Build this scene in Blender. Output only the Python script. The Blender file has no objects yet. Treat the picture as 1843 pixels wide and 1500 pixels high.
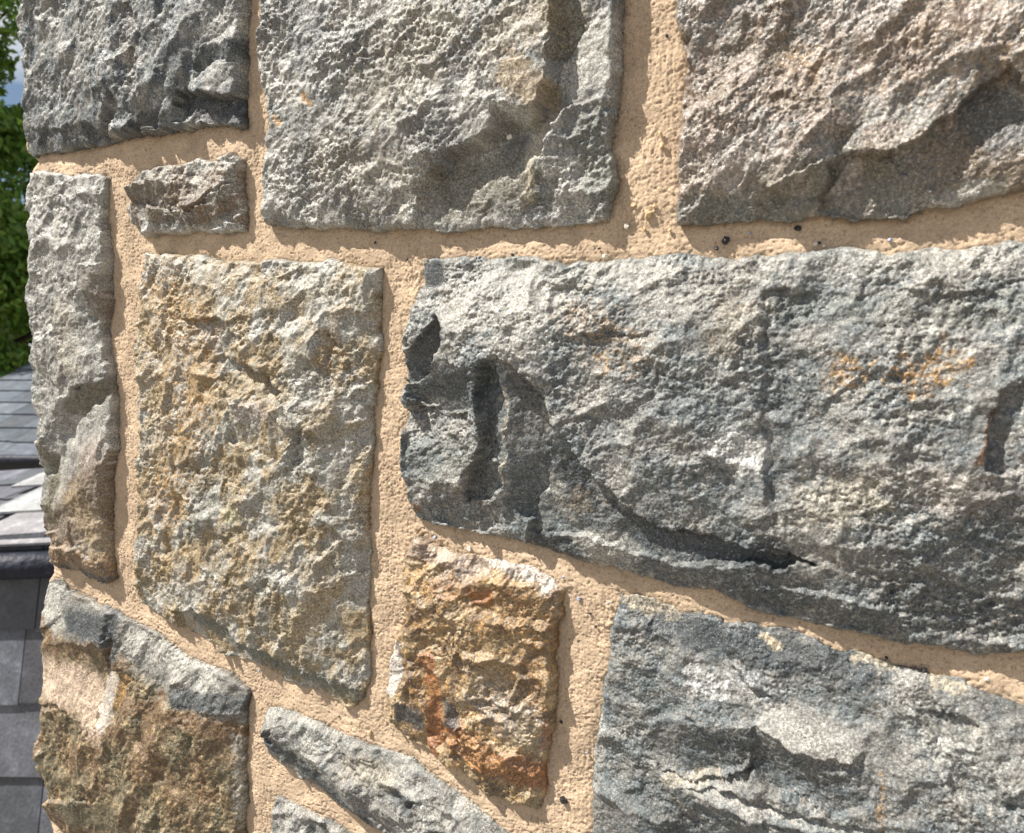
import bpy, bmesh, math, random
import numpy as np
from mathutils import Vector, Matrix

# ------------------------------------------------------------------ camera, sky, sun, exposure
R = math.radians
scene = bpy.context.scene
EYE = 5.5
PITCH = R(5.0)
THETA = R(27.0)          # how far the wall is turned from the camera
D = 0.60                 # metres to the wall along the view axis
FPX = 1392.0             # focal length in photo pixels
cam_data = bpy.data.cameras.new('camera')
cam = bpy.data.objects.new('camera', cam_data)
scene.collection.objects.link(cam)
cam.location = (0, 0, EYE)
cam.rotation_euler = (math.pi / 2 - PITCH, 0, 0)
cam_data.sensor_fit = 'HORIZONTAL'
cam_data.sensor_width = 5.6
cam_data.lens = 5.6 * FPX / 1843.0
cam_data.clip_start = 0.02
cam_data.clip_end = 2000
cam_data.dof.use_dof = True
cam_data.dof.focus_distance = 0.70
cam_data.dof.aperture_fstop = 1.9
scene.camera = cam

ca, sa = math.cos(THETA), math.sin(THETA)
U = Vector((ca, -sa, 0)); N = Vector((-sa, -ca, 0)); Z = Vector((0, 0, 1))
SUN_UVN = (-0.50, 0.83, 0.38)      # direction to the sun in wall terms (along, up, out)
sun_dir = (U * SUN_UVN[0] + Z * SUN_UVN[1] + N * SUN_UVN[2]).normalized()
sun_data = bpy.data.lights.new('sun', 'SUN')
sun_data.energy = 5.0
sun_data.angle = R(0.5)
sun_data.color = (1.0, 0.95, 0.87)
sun = bpy.data.objects.new('sun', sun_data)
scene.collection.objects.link(sun)
sun.rotation_euler = sun_dir.to_track_quat('Z', 'Y').to_euler()

world = bpy.data.worlds.new('World'); scene.world = world; world.use_nodes = True
wn, wl = world.node_tree.nodes, world.node_tree.links
bg = wn['Background']
sky = wn.new('ShaderNodeTexSky'); sky.sky_type = 'NISHITA'; sky.sun_disc = False
sky.sun_elevation = math.asin(sun_dir.z)
sky.sun_rotation = math.atan2(sun_dir.x, sun_dir.y)
tc = wn.new('ShaderNodeTexCoord')
mp = wn.new('ShaderNodeMapping'); mp.inputs['Scale'].default_value = (1, 1, 2.2)
cn = wn.new('ShaderNodeTexNoise'); cn.inputs['Scale'].default_value = 2.6; cn.inputs['Detail'].default_value = 8
cr = wn.new('ShaderNodeValToRGB'); cr.color_ramp.elements[0].position = 0.44; cr.color_ramp.elements[1].position = 0.56
mx = wn.new('ShaderNodeMixRGB'); mx.inputs[2].default_value = (9.0, 9.2, 9.6, 1)
wl.new(tc.outputs['Generated'], mp.inputs['Vector']); wl.new(mp.outputs[0], cn.inputs['Vector'])
wl.new(cn.outputs['Fac'], cr.inputs[0]); wl.new(cr.outputs[0], mx.inputs[0])
wl.new(sky.outputs[0], mx.inputs[1]); wl.new(mx.outputs[0], bg.inputs['Color'])
bg.inputs['Strength'].default_value = 0.05
scene.view_settings.view_transform = 'Standard'
scene.view_settings.look = 'None'
scene.view_settings.exposure = 0.90
scene.view_settings.gamma = 1
scene.render.engine = 'CYCLES'

# ------------------------------------------------------------------ scene helpers
COL = scene.collection
def tag(o, label=None, cat=None, group=None, kind=None):
    if label: o['label'] = label
    if cat: o['category'] = cat
    if group: o['group'] = group
    if kind: o['kind'] = kind
    return o
def empty(name, loc, rz=0):
    o = bpy.data.objects.new(name, None); COL.objects.link(o)
    o.location = loc; o.rotation_euler = (0, 0, rz); o.empty_display_size = 0.1
    return o
def mesh_obj(name, verts, faces, mat, parent=None, smooth=False):
    me = bpy.data.meshes.new(name); me.from_pydata([tuple(v) for v in verts], [], faces); me.update()
    if smooth: me.shade_smooth()
    me.materials.append(mat)
    o = bpy.data.objects.new(name, me); COL.objects.link(o)
    if parent: o.parent = parent
    return o
def np_mesh(name, co, quads, mat, parent=None, col=None, smooth=True):
    me = bpy.data.meshes.new(name)
    n, m = len(co), len(quads)
    me.vertices.add(n); me.vertices.foreach_set('co', np.ascontiguousarray(co, dtype=np.float32).ravel())
    me.loops.add(m * 4); me.loops.foreach_set('vertex_index', np.ascontiguousarray(quads, dtype=np.int32).ravel())
    me.polygons.add(m)
    me.polygons.foreach_set('loop_start', np.arange(0, m * 4, 4, dtype=np.int32))
    me.polygons.foreach_set('use_smooth', np.full(m, smooth, dtype=bool))
    me.update(calc_edges=True)
    if col is not None:
        a = me.color_attributes.new('tint', 'FLOAT_COLOR', 'POINT')
        c4 = np.ones((n, 4), dtype=np.float32); c4[:, :3] = np.clip(col, 0, 1)
        a.data.foreach_set('color', c4.ravel())
    me.materials.append(mat)
    o = bpy.data.objects.new(name, me); COL.objects.link(o)
    if parent: o.parent = parent
    return o

# ------------------------------------------------------------------ numpy noise
rs = np.random.RandomState(7)
GA = rs.rand(65536) * 2 * np.pi
GX, GY = np.cos(GA).astype(np.float32), np.sin(GA).astype(np.float32)
RV = rs.rand(4, 65536).astype(np.float32)
def hsh(i, j, s):
    return ((i * 73856093) ^ (j * 19349663) ^ (s * 83492791 + 12345)) & 0xffff
def perlin(x, y, s=0):
    xi = np.floor(x).astype(np.int64); yi = np.floor(y).astype(np.int64)
    fx = (x - xi).astype(np.float32); fy = (y - yi).astype(np.float32)
    u = fx * fx * fx * (fx * (fx * 6 - 15) + 10); v = fy * fy * fy * (fy * (fy * 6 - 15) + 10)
    def g(a, b):
        h = hsh(xi + a, yi + b, s); return GX[h] * (fx - a) + GY[h] * (fy - b)
    a = g(0, 0); b = g(1, 0); c = g(0, 1); d = g(1, 1)
    return ((a + (b - a) * u) * (1 - v) + (c + (d - c) * u) * v) * 1.5
def fbm(x, y, s=0, octs=4, gain=0.5, ridge=False):
    t = 0; a = 1.0; tot = 0
    for k in range(octs):
        p = perlin(x, y, s + 17 * k)
        if ridge: p = 1 - 2.2 * np.abs(p)
        t = t + a * p; tot += a; a *= gain
        x, y = (x * 1.71 - y * 1.1) , (x * 1.1 + y * 1.71)
    return t / tot
def scoops(x, y, s=0):
    """continuous shallow scallops that meet in creases, as a split rock face has"""
    xi = np.floor(x).astype(np.int64); yi = np.floor(y).astype(np.int64)
    best = np.full(x.shape, 9.0, dtype=np.float32)
    for a in (-1, 0, 1):
        for b in (-1, 0, 1):
            h = hsh(xi + a, yi + b, s)
            dx = x - (xi + a + RV[0][h]); dy = y - (yi + b + RV[1][h])
            val = (dx * dx + dy * dy) + (GX[h] * dx + GY[h] * dy) * 0.45 + RV[2][h] * 0.35
            best = np.minimum(best, val)
    return best
def grains(x, y, s=0):
    xi = np.floor(x).astype(np.int64); yi = np.floor(y).astype(np.int64)
    best = np.full(x.shape, 9.0, dtype=np.float32)
    for a in (-1, 0, 1):
        for b in (-1, 0, 1):
            h = hsh(xi + a, yi + b, s)
            dx = x - (xi + a + RV[0][h]); dy = y - (yi + b + RV[1][h])
            best = np.minimum(best, dx * dx + dy * dy)
    return np.sqrt(best)
def sstep(x, a, b):
    t = np.clip((x - a) / (b - a), 0, 1); return t * t * (3 - 2 * t)

# ------------------------------------------------------------------ wall geometry (all in mm, along u / up v / out n)
UC, NC = D * sa * 1000, D * ca * 1000
def px2wall(p, h=8.0):
    """a photo pixel on the wall plane, h mm proud of the mortar -> (u, v) in mm"""
    p = np.asarray(p, dtype=float)
    cx = (p[..., 0] - 921.5) / FPX; cy = -(p[..., 1] - 750) / FPX
    dx = cx; dy = math.cos(PITCH) + cy * math.sin(PITCH); dz = -math.sin(PITCH) + cy * math.cos(PITCH)
    du = dx * ca - dy * sa; dn = -dx * sa - dy * ca
    t = (NC - h) / (-dn)
    return np.stack([UC + t * du, t * dz], -1)
def poly_sdf(P, x, y):
    """signed distance to polygon, positive inside"""
    d2 = np.full(x.shape, 1e12); ins = np.zeros(x.shape, dtype=bool)
    n = len(P)
    for i in range(n):
        ax, ay = P[i]; bx, by = P[(i + 1) % n]
        ex, ey = bx - ax, by - ay; L = ex * ex + ey * ey + 1e-9
        t = np.clip(((x - ax) * ex + (y - ay) * ey) / L, 0, 1)
        qx = x - ax - t * ex; qy = y - ay - t * ey
        d2 = np.minimum(d2, qx * qx + qy * qy)
        c = ((ay > y) != (by > y)) & (x < (bx - ax) * (y - ay) / (by - ay + 1e-12) + ax)
        ins ^= c
    d = np.sqrt(d2)
    return np.where(ins, d, -d)
def line_dist(P, x, y):
    d2 = np.full(x.shape, 1e12)
    if len(P) == 1:
        return np.sqrt((x - P[0][0]) ** 2 + (y - P[0][1]) ** 2)
    for i in range(len(P) - 1):
        ax, ay = P[i]; bx, by = P[i + 1]
        ex, ey = bx - ax, by - ay; L = ex * ex + ey * ey + 1e-9
        t = np.clip(((x - ax) * ex + (y - ay) * ey) / L, 0, 1)
        d2 = np.minimum(d2, (x - ax - t * ex) ** 2 + (y - ay - t * ey) ** 2)
    return np.sqrt(d2)
def tps(pts, x, y):
    """thin-plate surface through (px, py, h) points; a plane when there are three"""
    p = np.asarray(pts, dtype=float); q = px2wall(p[:, :2]) / 100.0; h = p[:, 2]; n = len(q)
    X, Y = x / 100.0, y / 100.0
    if n == 1: return np.full(x.shape, h[0])
    if n <= 3:
        A = np.c_[np.ones(n), q] if n == 3 else np.c_[np.ones(n), q[:, :1]]
        c = np.linalg.lstsq(A, h, rcond=None)[0]
        return c[0] + c[1] * X + (c[2] * Y if n == 3 else 0)
    def ph(r2): return 0.5 * r2 * np.log(r2 + 1e-9)
    K = ph(((q[:, None] - q[None]) ** 2).sum(-1)) + np.eye(n) * 1e-3
    Pm = np.c_[np.ones(n), q]
    A = np.zeros((n + 3, n + 3)); A[:n, :n] = K; A[:n, n:] = Pm; A[n:, :n] = Pm.T
    c = np.linalg.solve(A, np.r_[h, 0, 0, 0])
    out = c[n] + c[n + 1] * X + c[n + 2] * Y
    for i in range(n):
        out = out + c[i] * ph((X - q[i, 0]) ** 2 + (Y - q[i, 1]) ** 2)
    return out

# ------------------------------------------------------------------ materials
def new_mat(name):
    m = bpy.data.materials.new(name); m.use_nodes = True
    return m, m.node_tree.nodes, m.node_tree.links, m.node_tree.nodes['Principled BSDF']
def noise(n, l, vec, scale, detail=3, rough=0.6):
    t = n.new('ShaderNodeTexNoise'); t.inputs['Scale'].default_value = scale
    t.inputs['Detail'].default_value = detail; t.inputs['Roughness'].default_value = rough
    l.new(vec, t.inputs['Vector']); return t
def ramp(n, l, fac, stops):
    r = n.new('ShaderNodeValToRGB'); e = r.color_ramp.elements
    while len(e) < len(stops): e.new(0.5)
    for i, (p, c) in enumerate(stops):
        e[i].position = p; e[i].color = (*c, 1) if len(c) == 3 else c
    l.new(fac, r.inputs[0]); return r
def mul(n, l, a, b, fac=1.0, mode='MULTIPLY'):
    m = n.new('ShaderNodeMixRGB'); m.blend_type = mode; m.inputs[0].default_value = fac
    l.new(a, m.inputs[1])
    if isinstance(b, tuple): m.inputs[2].default_value = b
    else: l.new(b, m.inputs[2])
    return m
def rock_material(name, spec=0.5, rough=0.5, contrast=1.0, bump=0.0007, grain=560.0):
    m, n, l, b = new_mat(name)
    at = n.new('ShaderNodeAttribute'); at.attribute_name = 'tint'
    t = n.new('ShaderNodeTexCoord'); v = t.outputs['Object']
    n1 = noise(n, l, v, grain, 3, 0.65); n2 = noise(n, l, v, grain * 2.6, 2, 0.6)
    lo, hi = 1 - 0.68 * contrast, 1 + 0.85 * contrast
    r1 = ramp(n, l, n1.outputs['Fac'], [(0.3, (lo,) * 3), (0.52, (1, 1, 1)), (0.68, (hi,) * 3)])
    c1 = mul(n, l, at.outputs['Color'], r1.outputs[0])
    r2 = ramp(n, l, n2.outputs['Fac'], [(0.34, (1 - .45 * contrast,) * 3), (0.5, (1, 1, 1)), (0.66, (1 + .6 * contrast,) * 3)])
    c2 = mul(n, l, c1.outputs[0], r2.outputs[0])
    nm = noise(n, l, v, 26, 3, 0.6); rm = ramp(n, l, nm.outputs['Fac'], [(.36, (.5,) * 3), (.62, (1, 1, 1))])
    for q_ in (c1, c2): l.new(rm.outputs[0], q_.inputs[0])
    # pale quartz crystals
    n3 = noise(n, l, v, grain * 1.5, 1, 0.5)
    r3 = ramp(n, l, n3.outputs['Fac'], [(0.64, (0, 0, 0)), (0.71, (0.32 * contrast,) * 3)])
    c3 = n.new('ShaderNodeMixRGB'); l.new(r3.outputs[0], c3.inputs[0]); l.new(c2.outputs[0], c3.inputs[1])
    c3.inputs[2].default_value = (0.74, 0.73, 0.70, 1)
    l.new(c3.outputs[0], b.inputs['Base Color'])
    rr = ramp(n, l, n2.outputs['Fac'], [(0.35, (rough + .2,) * 3), (0.65, (rough - .18,) * 3)])
    l.new(rr.outputs[0], b.inputs['Roughness'])
    b.inputs['Specular IOR Level'].default_value = spec
    bp = n.new('ShaderNodeBump'); bp.inputs['Distance'].default_value = bump; bp.inputs['Strength'].default_value = 1.0
    l.new(n1.outputs['Fac'], bp.inputs['Height'])
    bp2 = n.new('ShaderNodeBump'); bp2.inputs['Distance'].default_value = bump * 0.35; bp2.inputs['Strength'].default_value = 1.0
    l.new(n2.outputs['Fac'], bp2.inputs['Height']); l.new(bp.outputs[0], bp2.inputs['Normal'])
    l.new(bp2.outputs[0], b.inputs['Normal'])
    return m
M_STONE = rock_material('split_stone')
M_SLATY = rock_material('slaty_stone', spec=0.5, rough=0.55, contrast=1.1, bump=0.0007, grain=600)
M_QUARTZ = rock_material('quartzite', spec=0.75, rough=0.36, contrast=1.0, bump=0.0009, grain=520)
M_MORTAR = rock_material('sandy_mortar', spec=0.2, rough=0.85, contrast=0.36, bump=0.00045, grain=900)

# ------------------------------------------------------------------ the stones, traced in photo pixels
# base / patches: heights in mm;  stains: (polyline, radius mm, colour, strength, raggedness), mineral colour plus painted shade in hollows and light on facets
G = dict(  # albedos; slate and olive also paint in shade, pale and tan light
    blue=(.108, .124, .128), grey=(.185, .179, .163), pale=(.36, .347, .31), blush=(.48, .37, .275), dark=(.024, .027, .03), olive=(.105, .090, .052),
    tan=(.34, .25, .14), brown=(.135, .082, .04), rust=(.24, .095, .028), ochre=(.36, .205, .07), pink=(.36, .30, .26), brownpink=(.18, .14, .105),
    green=(.11, .118, .098), cream=(.46, .385, .27), white=(.60, .59, .57), slate=(.038, .046, .052), lichen=(.46, .43, .26), mortar=(.50, .35, .20))
STONES = []
def stone(name_label, outline, **k):
    k['label'] = name_label; k['outline'] = outline; STONES.append(k)

stone('dark blue-grey split stone at the top of the wall corner',
  [(38,-120),(450,-120),(449,0),(446,100),(447,180),(447,230),(404,225),(370,226),(303,240),(242,244),(208,254),(141,269),(101,271),(70,276),(50,282),(41,272),(40,168),(37,34),(35,0)],
  mat='slaty', left=5, lx=120, right=(-9, 390), step=1.25, terr=1.0, pal=['blue','grey','slate','pale'], seed=11, lump=(15,2.4,30), he=7,
  base=[(60,-100,12),(440,-100,14),(60,60,13),(200,0,20),(250,60,22),(440,40,12),(60,250,13),(150,210,18),(290,180,22),(430,150,17),(430,220,12)],
  patches=[([(372,95),(425,45),(450,20),(450,172),(405,186),(362,178)],[(370,172,23),(445,170,21),(420,60,14)],2,.35),
           ([(378,92),(425,76),(448,88),(446,112),(400,120),(372,148),(366,120)],[(375,95,20),(446,80,18),(395,138,10)],2,.5),
           ([(330,172),(350,168),(412,178),(446,186),(448,222),(400,226),(322,224)],[(330,172,8),(446,180,7),(340,224,11),(440,224,12)],1.5,.6),
           ([(190,262),(208,205),(222,170),(232,190),(222,225),(204,262)],[(205,215,12),(225,200,10),(200,255,7)],2,.5),
           ([(44,232),(110,238),(170,226),(196,240),(190,262),(60,284),(42,270)],[(45,235,11),(190,230,14),(60,280,6)],2,.9),
           ([(248,195),(300,160),(318,175),(300,232),(255,240)],[(250,200,20),(315,165,19),(280,236,9)],2,.6),
           ([(225,20),(252,10),(262,120),(240,170),(228,120)],[(225,20,19),(260,60,15),(240,170,20)],3,1)],
  stains=[([(340,190),(440,200)],14,'dark',.8,.6),([(60,250),(190,240)],14,'dark',.7,.8),([(385,100),(440,95)],14,'slate',.8,.4),  # slate mark paints in the shade of the downward-facing hollow
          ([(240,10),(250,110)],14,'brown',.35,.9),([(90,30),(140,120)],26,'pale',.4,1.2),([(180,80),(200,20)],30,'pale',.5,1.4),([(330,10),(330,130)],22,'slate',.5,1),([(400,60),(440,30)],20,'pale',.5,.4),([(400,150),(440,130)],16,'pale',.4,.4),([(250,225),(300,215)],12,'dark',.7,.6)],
  grainang=62, aniso=1.9)

stone('large lumpy grey stone with a broken lower right corner',
  [(462,-140),(1128,-140),(1123,0),(1118,43),(1116,130),(1107,204),(1099,260),(1107,338),(1099,373),(1094,401),(964,408),(877,410),(812,417),(704,412),(643,414),(530,410),(472,404),(465,382),(472,304),(476,208),(465,160),(456,108),(461,0)],
  mat='stone', left=9, lx=480, mac=4, low=3, step=1.0, pal=['grey','pale','grey','blue'], seed=23, lump=(10,3.1,22), he=8,
  base=[(480,-120,12),(1100,-120,18),(485,60,13),(560,60,18),(700,50,22),(950,60,25),(490,250,13),(560,250,18),(700,220,23),(860,240,26),(780,290,26),(870,235,28),(920,200,28),(490,390,12),(650,360,18),(760,330,20),(640,400,13),(990,150,27),(1000,0,25)],
  patches=[([(1012,-150),(1008,60),(1004,130),(984,205),(950,228),(905,236),(880,258),(822,282),(792,318),(768,345),(742,425),(1150,425),(1150,-150)],
              [(1020,0,9),(1020,120,11),(1100,0,19),(1090,150,18),(975,235,7),(860,285,6),(800,345,6),(780,400,8),(950,400,10),(1090,390,10),(1000,300,14),(920,330,13)],1.0,.4),
           ([(1004,-150),(1018,-150),(1110,-60),(1085,30),(1030,110),(1012,120)],[(1020,-40,10),(1100,-40,11),(1020,100,6)],3,.4),
           ([(1100,175),(1108,330),(1099,400),(950,408),(945,360),(965,320),(1000,262),(1004,225),(1045,190)],[(1010,215,21),(1100,190,17),(1000,300,21),(955,370,17),(1040,280,12),(1090,290,13),(960,400,13),(1040,390,10),(1090,390,13)],3,.9),
           ([(1046,205),(1096,205),(1098,300),(1050,320),(1030,280),(1028,230)],[(1048,205,19),(1096,210,17),(1040,320,9)],3,1),
           ([(1030,330),(1085,355),(1075,395),(1030,390)],[(1035,335,15),(1085,360,13),(1040,390,8)],1.5,.8),
           ([(905,128),(970,118),(1002,136),(984,203),(948,224),(915,205)],[(910,200,28),(985,195,28),(960,120,31)],1.2,.25),
           ([(915,196),(985,203),(985,212),(950,230),(905,236)],[(915,200,28),(985,205,27),(935,233,14)],1.2,.3),
           ([(740,325),(775,322),(770,345),(752,385),(730,352)],[(740,325,24),(772,328,23),(750,385,12)],1.5,.8),
           ([(485,5),(500,0),(508,28),(492,36)],[(485,5,15),(508,5,14),(495,36,17)],1.5,.5)],
  stains=[([(1020,20),(1040,80)],22,'olive',.7,.4),([(940,140),(985,180)],16,'tan',.6,.6),([(810,350),(950,320)],28,'olive',.55,.6),([(930,80),(990,40)],26,'tan',.45,.8),  # first olive mark paints the cliff's cast shadow, first tan the lit facet
          ([(560,60),(640,150)],40,'blue',.5,1.2),([(505,215),(512,222)],4,'ochre',.9,.6),([(614,55)],5,'rust',.8,.8),([(575,190),(560,180)],3,'ochre',.8,.6),([(600,290),(720,330)],30,'tan',.25,1.4),
          ([(700,160),(780,80)],45,'tan',.28,1.3),([(1060,240),(1090,350)],16,'green',.6,.7),([(900,412),(1000,404)],10,'white',.4,.9),([(490,20)],9,'dark',.6,.3),([(1040,140),(1095,70)],20,'pale',.7,.5),([(975,230),(955,360)],8,'cream',.5,.8)])  # pale mark paints extra light onto the upward-facing slope

stone('brownish sparkling quartz stone at the top right with diagonal ridges',
  [(1228,-160),(2050,-160),(2060,322),(1950,334),(1843,343),(1785,357),(1729,373),(1656,377),(1624,391),(1540,397),(1487,383),(1463,385),(1423,397),(1281,399),(1221,403),(1219,347),(1221,282),(1229,226),(1231,181),(1233,100),(1221,40),(1225,0)],
  mat='quartz', step=0.85, mac=8, pal=['brownpink','grey','pink','olive'], seed=37, lump=(7,2.0,26), he=9,
  base=[(1240,-100,16),(1500,-100,18),(1900,-100,26),(1235,40,17),(1330,20,20),(1300,120,13),(1420,130,15),(1240,240,20),(1330,260,25),(1420,290,26),(1490,200,25),(1560,80,25),(1640,-20,26),(1720,70,28),(1800,120,28),(1560,180,19),(1640,140,21),(1480,340,20),(1250,380,11),(1350,380,12),(1700,340,12),(1950,200,26),(1950,330,14)],
  patches=[([(1500,290),(1520,240),(1600,215),(1640,200),(1700,150),(1770,120),(1800,160),(1740,190),(1690,235),(1640,270),(1600,290),(1570,290),(1500,320)],
              [(1500,240,19),(1600,220,19),(1740,140,24),(1580,288,25),(1660,240,25),(1780,170,27)],2,.7),
           ([(1620,282),(1690,237),(1742,192),(1800,150),(1850,168),(1950,200),(1990,345),(1843,343),(1740,365),(1640,350),(1570,325),(1580,294)],
              [(1600,300,15),(1700,240,15),(1800,170,16),(1720,340,12),(1850,320,12),(1960,240,14)],1.4,.5),
           ([(1496,300),(1506,290),(1600,292),(1640,330),(1740,362),(1690,380),(1620,395),(1540,402),(1478,390),(1476,372)],[(1500,300,12),(1600,310,17),(1500,380,9),(1690,370,10)],1.3,.8),
           ([(1222,345),(1290,320),(1350,315),(1385,345),(1420,372),(1425,410),(1218,410)],[(1222,345,17),(1350,318,20),(1240,395,8),(1420,395,9)],2,.8),
           ([(1380,345),(1420,320),(1490,300),(1486,345),(1465,362),(1425,362)],[(1385,345,25),(1490,300,26),(1440,362,17)],2,.4),
           ([(1222,60),(1240,80),(1252,140),(1250,195),(1232,200),(1224,120)],[(1222,60,12),(1250,140,11),(1230,200,11)],1.5,.5)],
  stains=[([(1230,260),(1340,290)],40,'pink',.7,.9),([(1300,130),(1400,150)],45,'brown',.5,1.2),([(1430,110),(1460,120)],14,'ochre',.5,1),([(1720,60),(1830,90)],50,'ochre',.3,1.3),([(1600,40),(1720,30)],45,'pink',.5,1.2),([(1650,330),(1820,260)],40,'olive',.7,.8),
          ([(1770,215),(1800,240)],22,'slate',.7,.5),([(1250,385),(1410,385)],14,'green',.65,.6),([(1480,385),(1640,360)],18,'green',.6,.8),([(1700,300),(1800,320)],20,'brown',.6,.9),([(1560,120),(1640,100)],26,'brown',.45,1.2),([(1230,80),(1240,190)],8,'brown',.7,.4),([(1690,372),(1800,345)],10,'pale',.6,.7),([(1380,340),(1480,330)],16,'olive',.5,.7)],
  grainang=50, aniso=1.4)

stone('tall narrow grey stone on the wall corner with a brown chipped foot',
  [(45,311),(67,308),(100,312),(135,316),(141,311),(188,314),(197,323),(198,404),(201,450),(206,537),(197,593),(212,667),(214,719),(217,810),(206,862),(204,927),(208,992),(212,1044),(199,1052),(165,1041),(143,1026),(104,1024),(84,1013),(87,987),(74,944),(71,875),(76,818),(65,745),(58,667),(54,558),(52,450),(48,380)],
  mat='stone', left=9, lx=95, right=(-9, 150), step=1.2, pal=['pale','grey','pale','grey'], seed=41, lump=(9,2.0,30), he=8,
  base=[(65,330,12),(185,330,9),(70,450,15),(150,450,18),(196,450,10),(75,600,17),(150,600,22),(200,600,12),(85,720,18),(160,680,25),(208,670,15),(100,760,20),(95,1000,13),(190,1000,14)],
  patches=[([(160,700),(185,690),(208,668),(220,700),(222,820),(200,830),(165,880),(90,950),(70,930),(72,835),(92,800),(110,780),(128,760),(150,722)],
              [(160,705,11),(215,700,12),(215,800,18),(95,810,10),(80,930,15),(170,850,19)],1.6,.4),
           ([(134,712),(165,700),(205,668),(210,690),(190,725),(160,752),(120,790),(98,800),(112,772)],[(140,712,27),(205,668,15),(160,752,11)],2,.3),
           ([(76,795),(118,775),(130,800),(110,850),(85,860),(74,830)],[(78,800,22),(120,780,20),(100,855,9)],2,.6),
           ([(80,900),(110,915),(112,950),(92,960),(78,935)],[(82,900,17),(112,918,15),(95,960,8)],1.5,.3),
           ([(90,980),(150,985),(205,1035),(210,1050),(160,1045),(100,1025),(84,1012)],[(90,980,16),(205,1035,14),(100,1022,6),(160,1042,5)],2,1),
           ([(150,900),(180,880),(165,960),(140,990),(135,960)],[(150,900,18),(178,885,20),(140,990,11)],2,.8),
           ([(190,800),(218,770),(214,840),(195,860)],[(190,800,14),(216,775,18),(200,860,20)],1.5,.5),
           ([(164,480),(200,470),(205,560),(180,570),(162,535)],[(165,480,24),(202,475,16),(190,565,13)],2,.5),
           ([(140,590),(190,560),(208,650),(190,690),(150,700)],[(140,600,23),(205,640,12),(160,700,25)],3,.7)],
  stains=[([(95,960),(190,930),(185,860),(100,1010),(200,1030)],40,'brown',.7,.7),([(150,900),(190,980)],24,'tan',.7,.9),([(110,990),(200,1030)],20,'ochre',.45,1),([(90,810),(110,840),(95,930)],14,'olive',.7,.5),([(150,730),(200,700)],16,'olive',.75,.3),([(180,500),(190,560)],13,'brown',.45,.4),([(170,820),(190,800)],18,'pink',.5,.6),([(60,340),(70,420)],20,'white',.3,.8),([(65,560),(80,700)],14,'blue',.5,.6),([(130,560),(150,660)],20,'tan',.3,1.2),([(100,1020),(200,1045)],6,'slate',.7,.6)],
  grainang=75, aniso=1.3)

stone('small brown-grey stone tucked under the top course beside the narrow joint',
  [(249,313),(276,299),(336,293),(357,281),(397,289),(427,276),(444,286),(446,370),(447,414),(404,422),(370,419),(336,417),(289,422),(262,426),(256,415),(235,404),(225,377),(235,350),(239,323)],
  mat='stone', step=1.1, pal=['grey','brownpink','pale','olive'], seed=53, right=(-10, 390), lump=(9,2.4,18), he=5,
  base=[(250,320,9),(440,290,11),(330,300,11),(240,400,9),(440,400,10),(330,380,15),(300,345,20),(400,340,14)],
  patches=[([(240,345),(285,325),(328,330),(338,350),(330,385),(290,375),(245,362)],[(245,345,20),(325,328,19),(250,372,7),(325,380,10)],1.6,.7),
           ([(345,385),(430,335),(440,350),(425,400),(370,420),(350,405)],[(350,375,19),(430,335,18),(380,418,8),(430,400,9)],2,.8),
           ([(335,330),(420,300),(430,330),(345,380)],[(335,330,12),(420,300,12),(345,378,20),(425,335,18)],2,.8)],
  stains=[([(260,350),(330,350)],18,'brown',.5,.8),([(400,320),(350,370)],18,'brown',.5,.9),([(350,300),(440,290)],10,'pale',.7,.8),([(260,420),(430,415)],8,'white',.5,1),([(370,395),(420,370)],10,'brown',.6,.7)])

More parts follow.
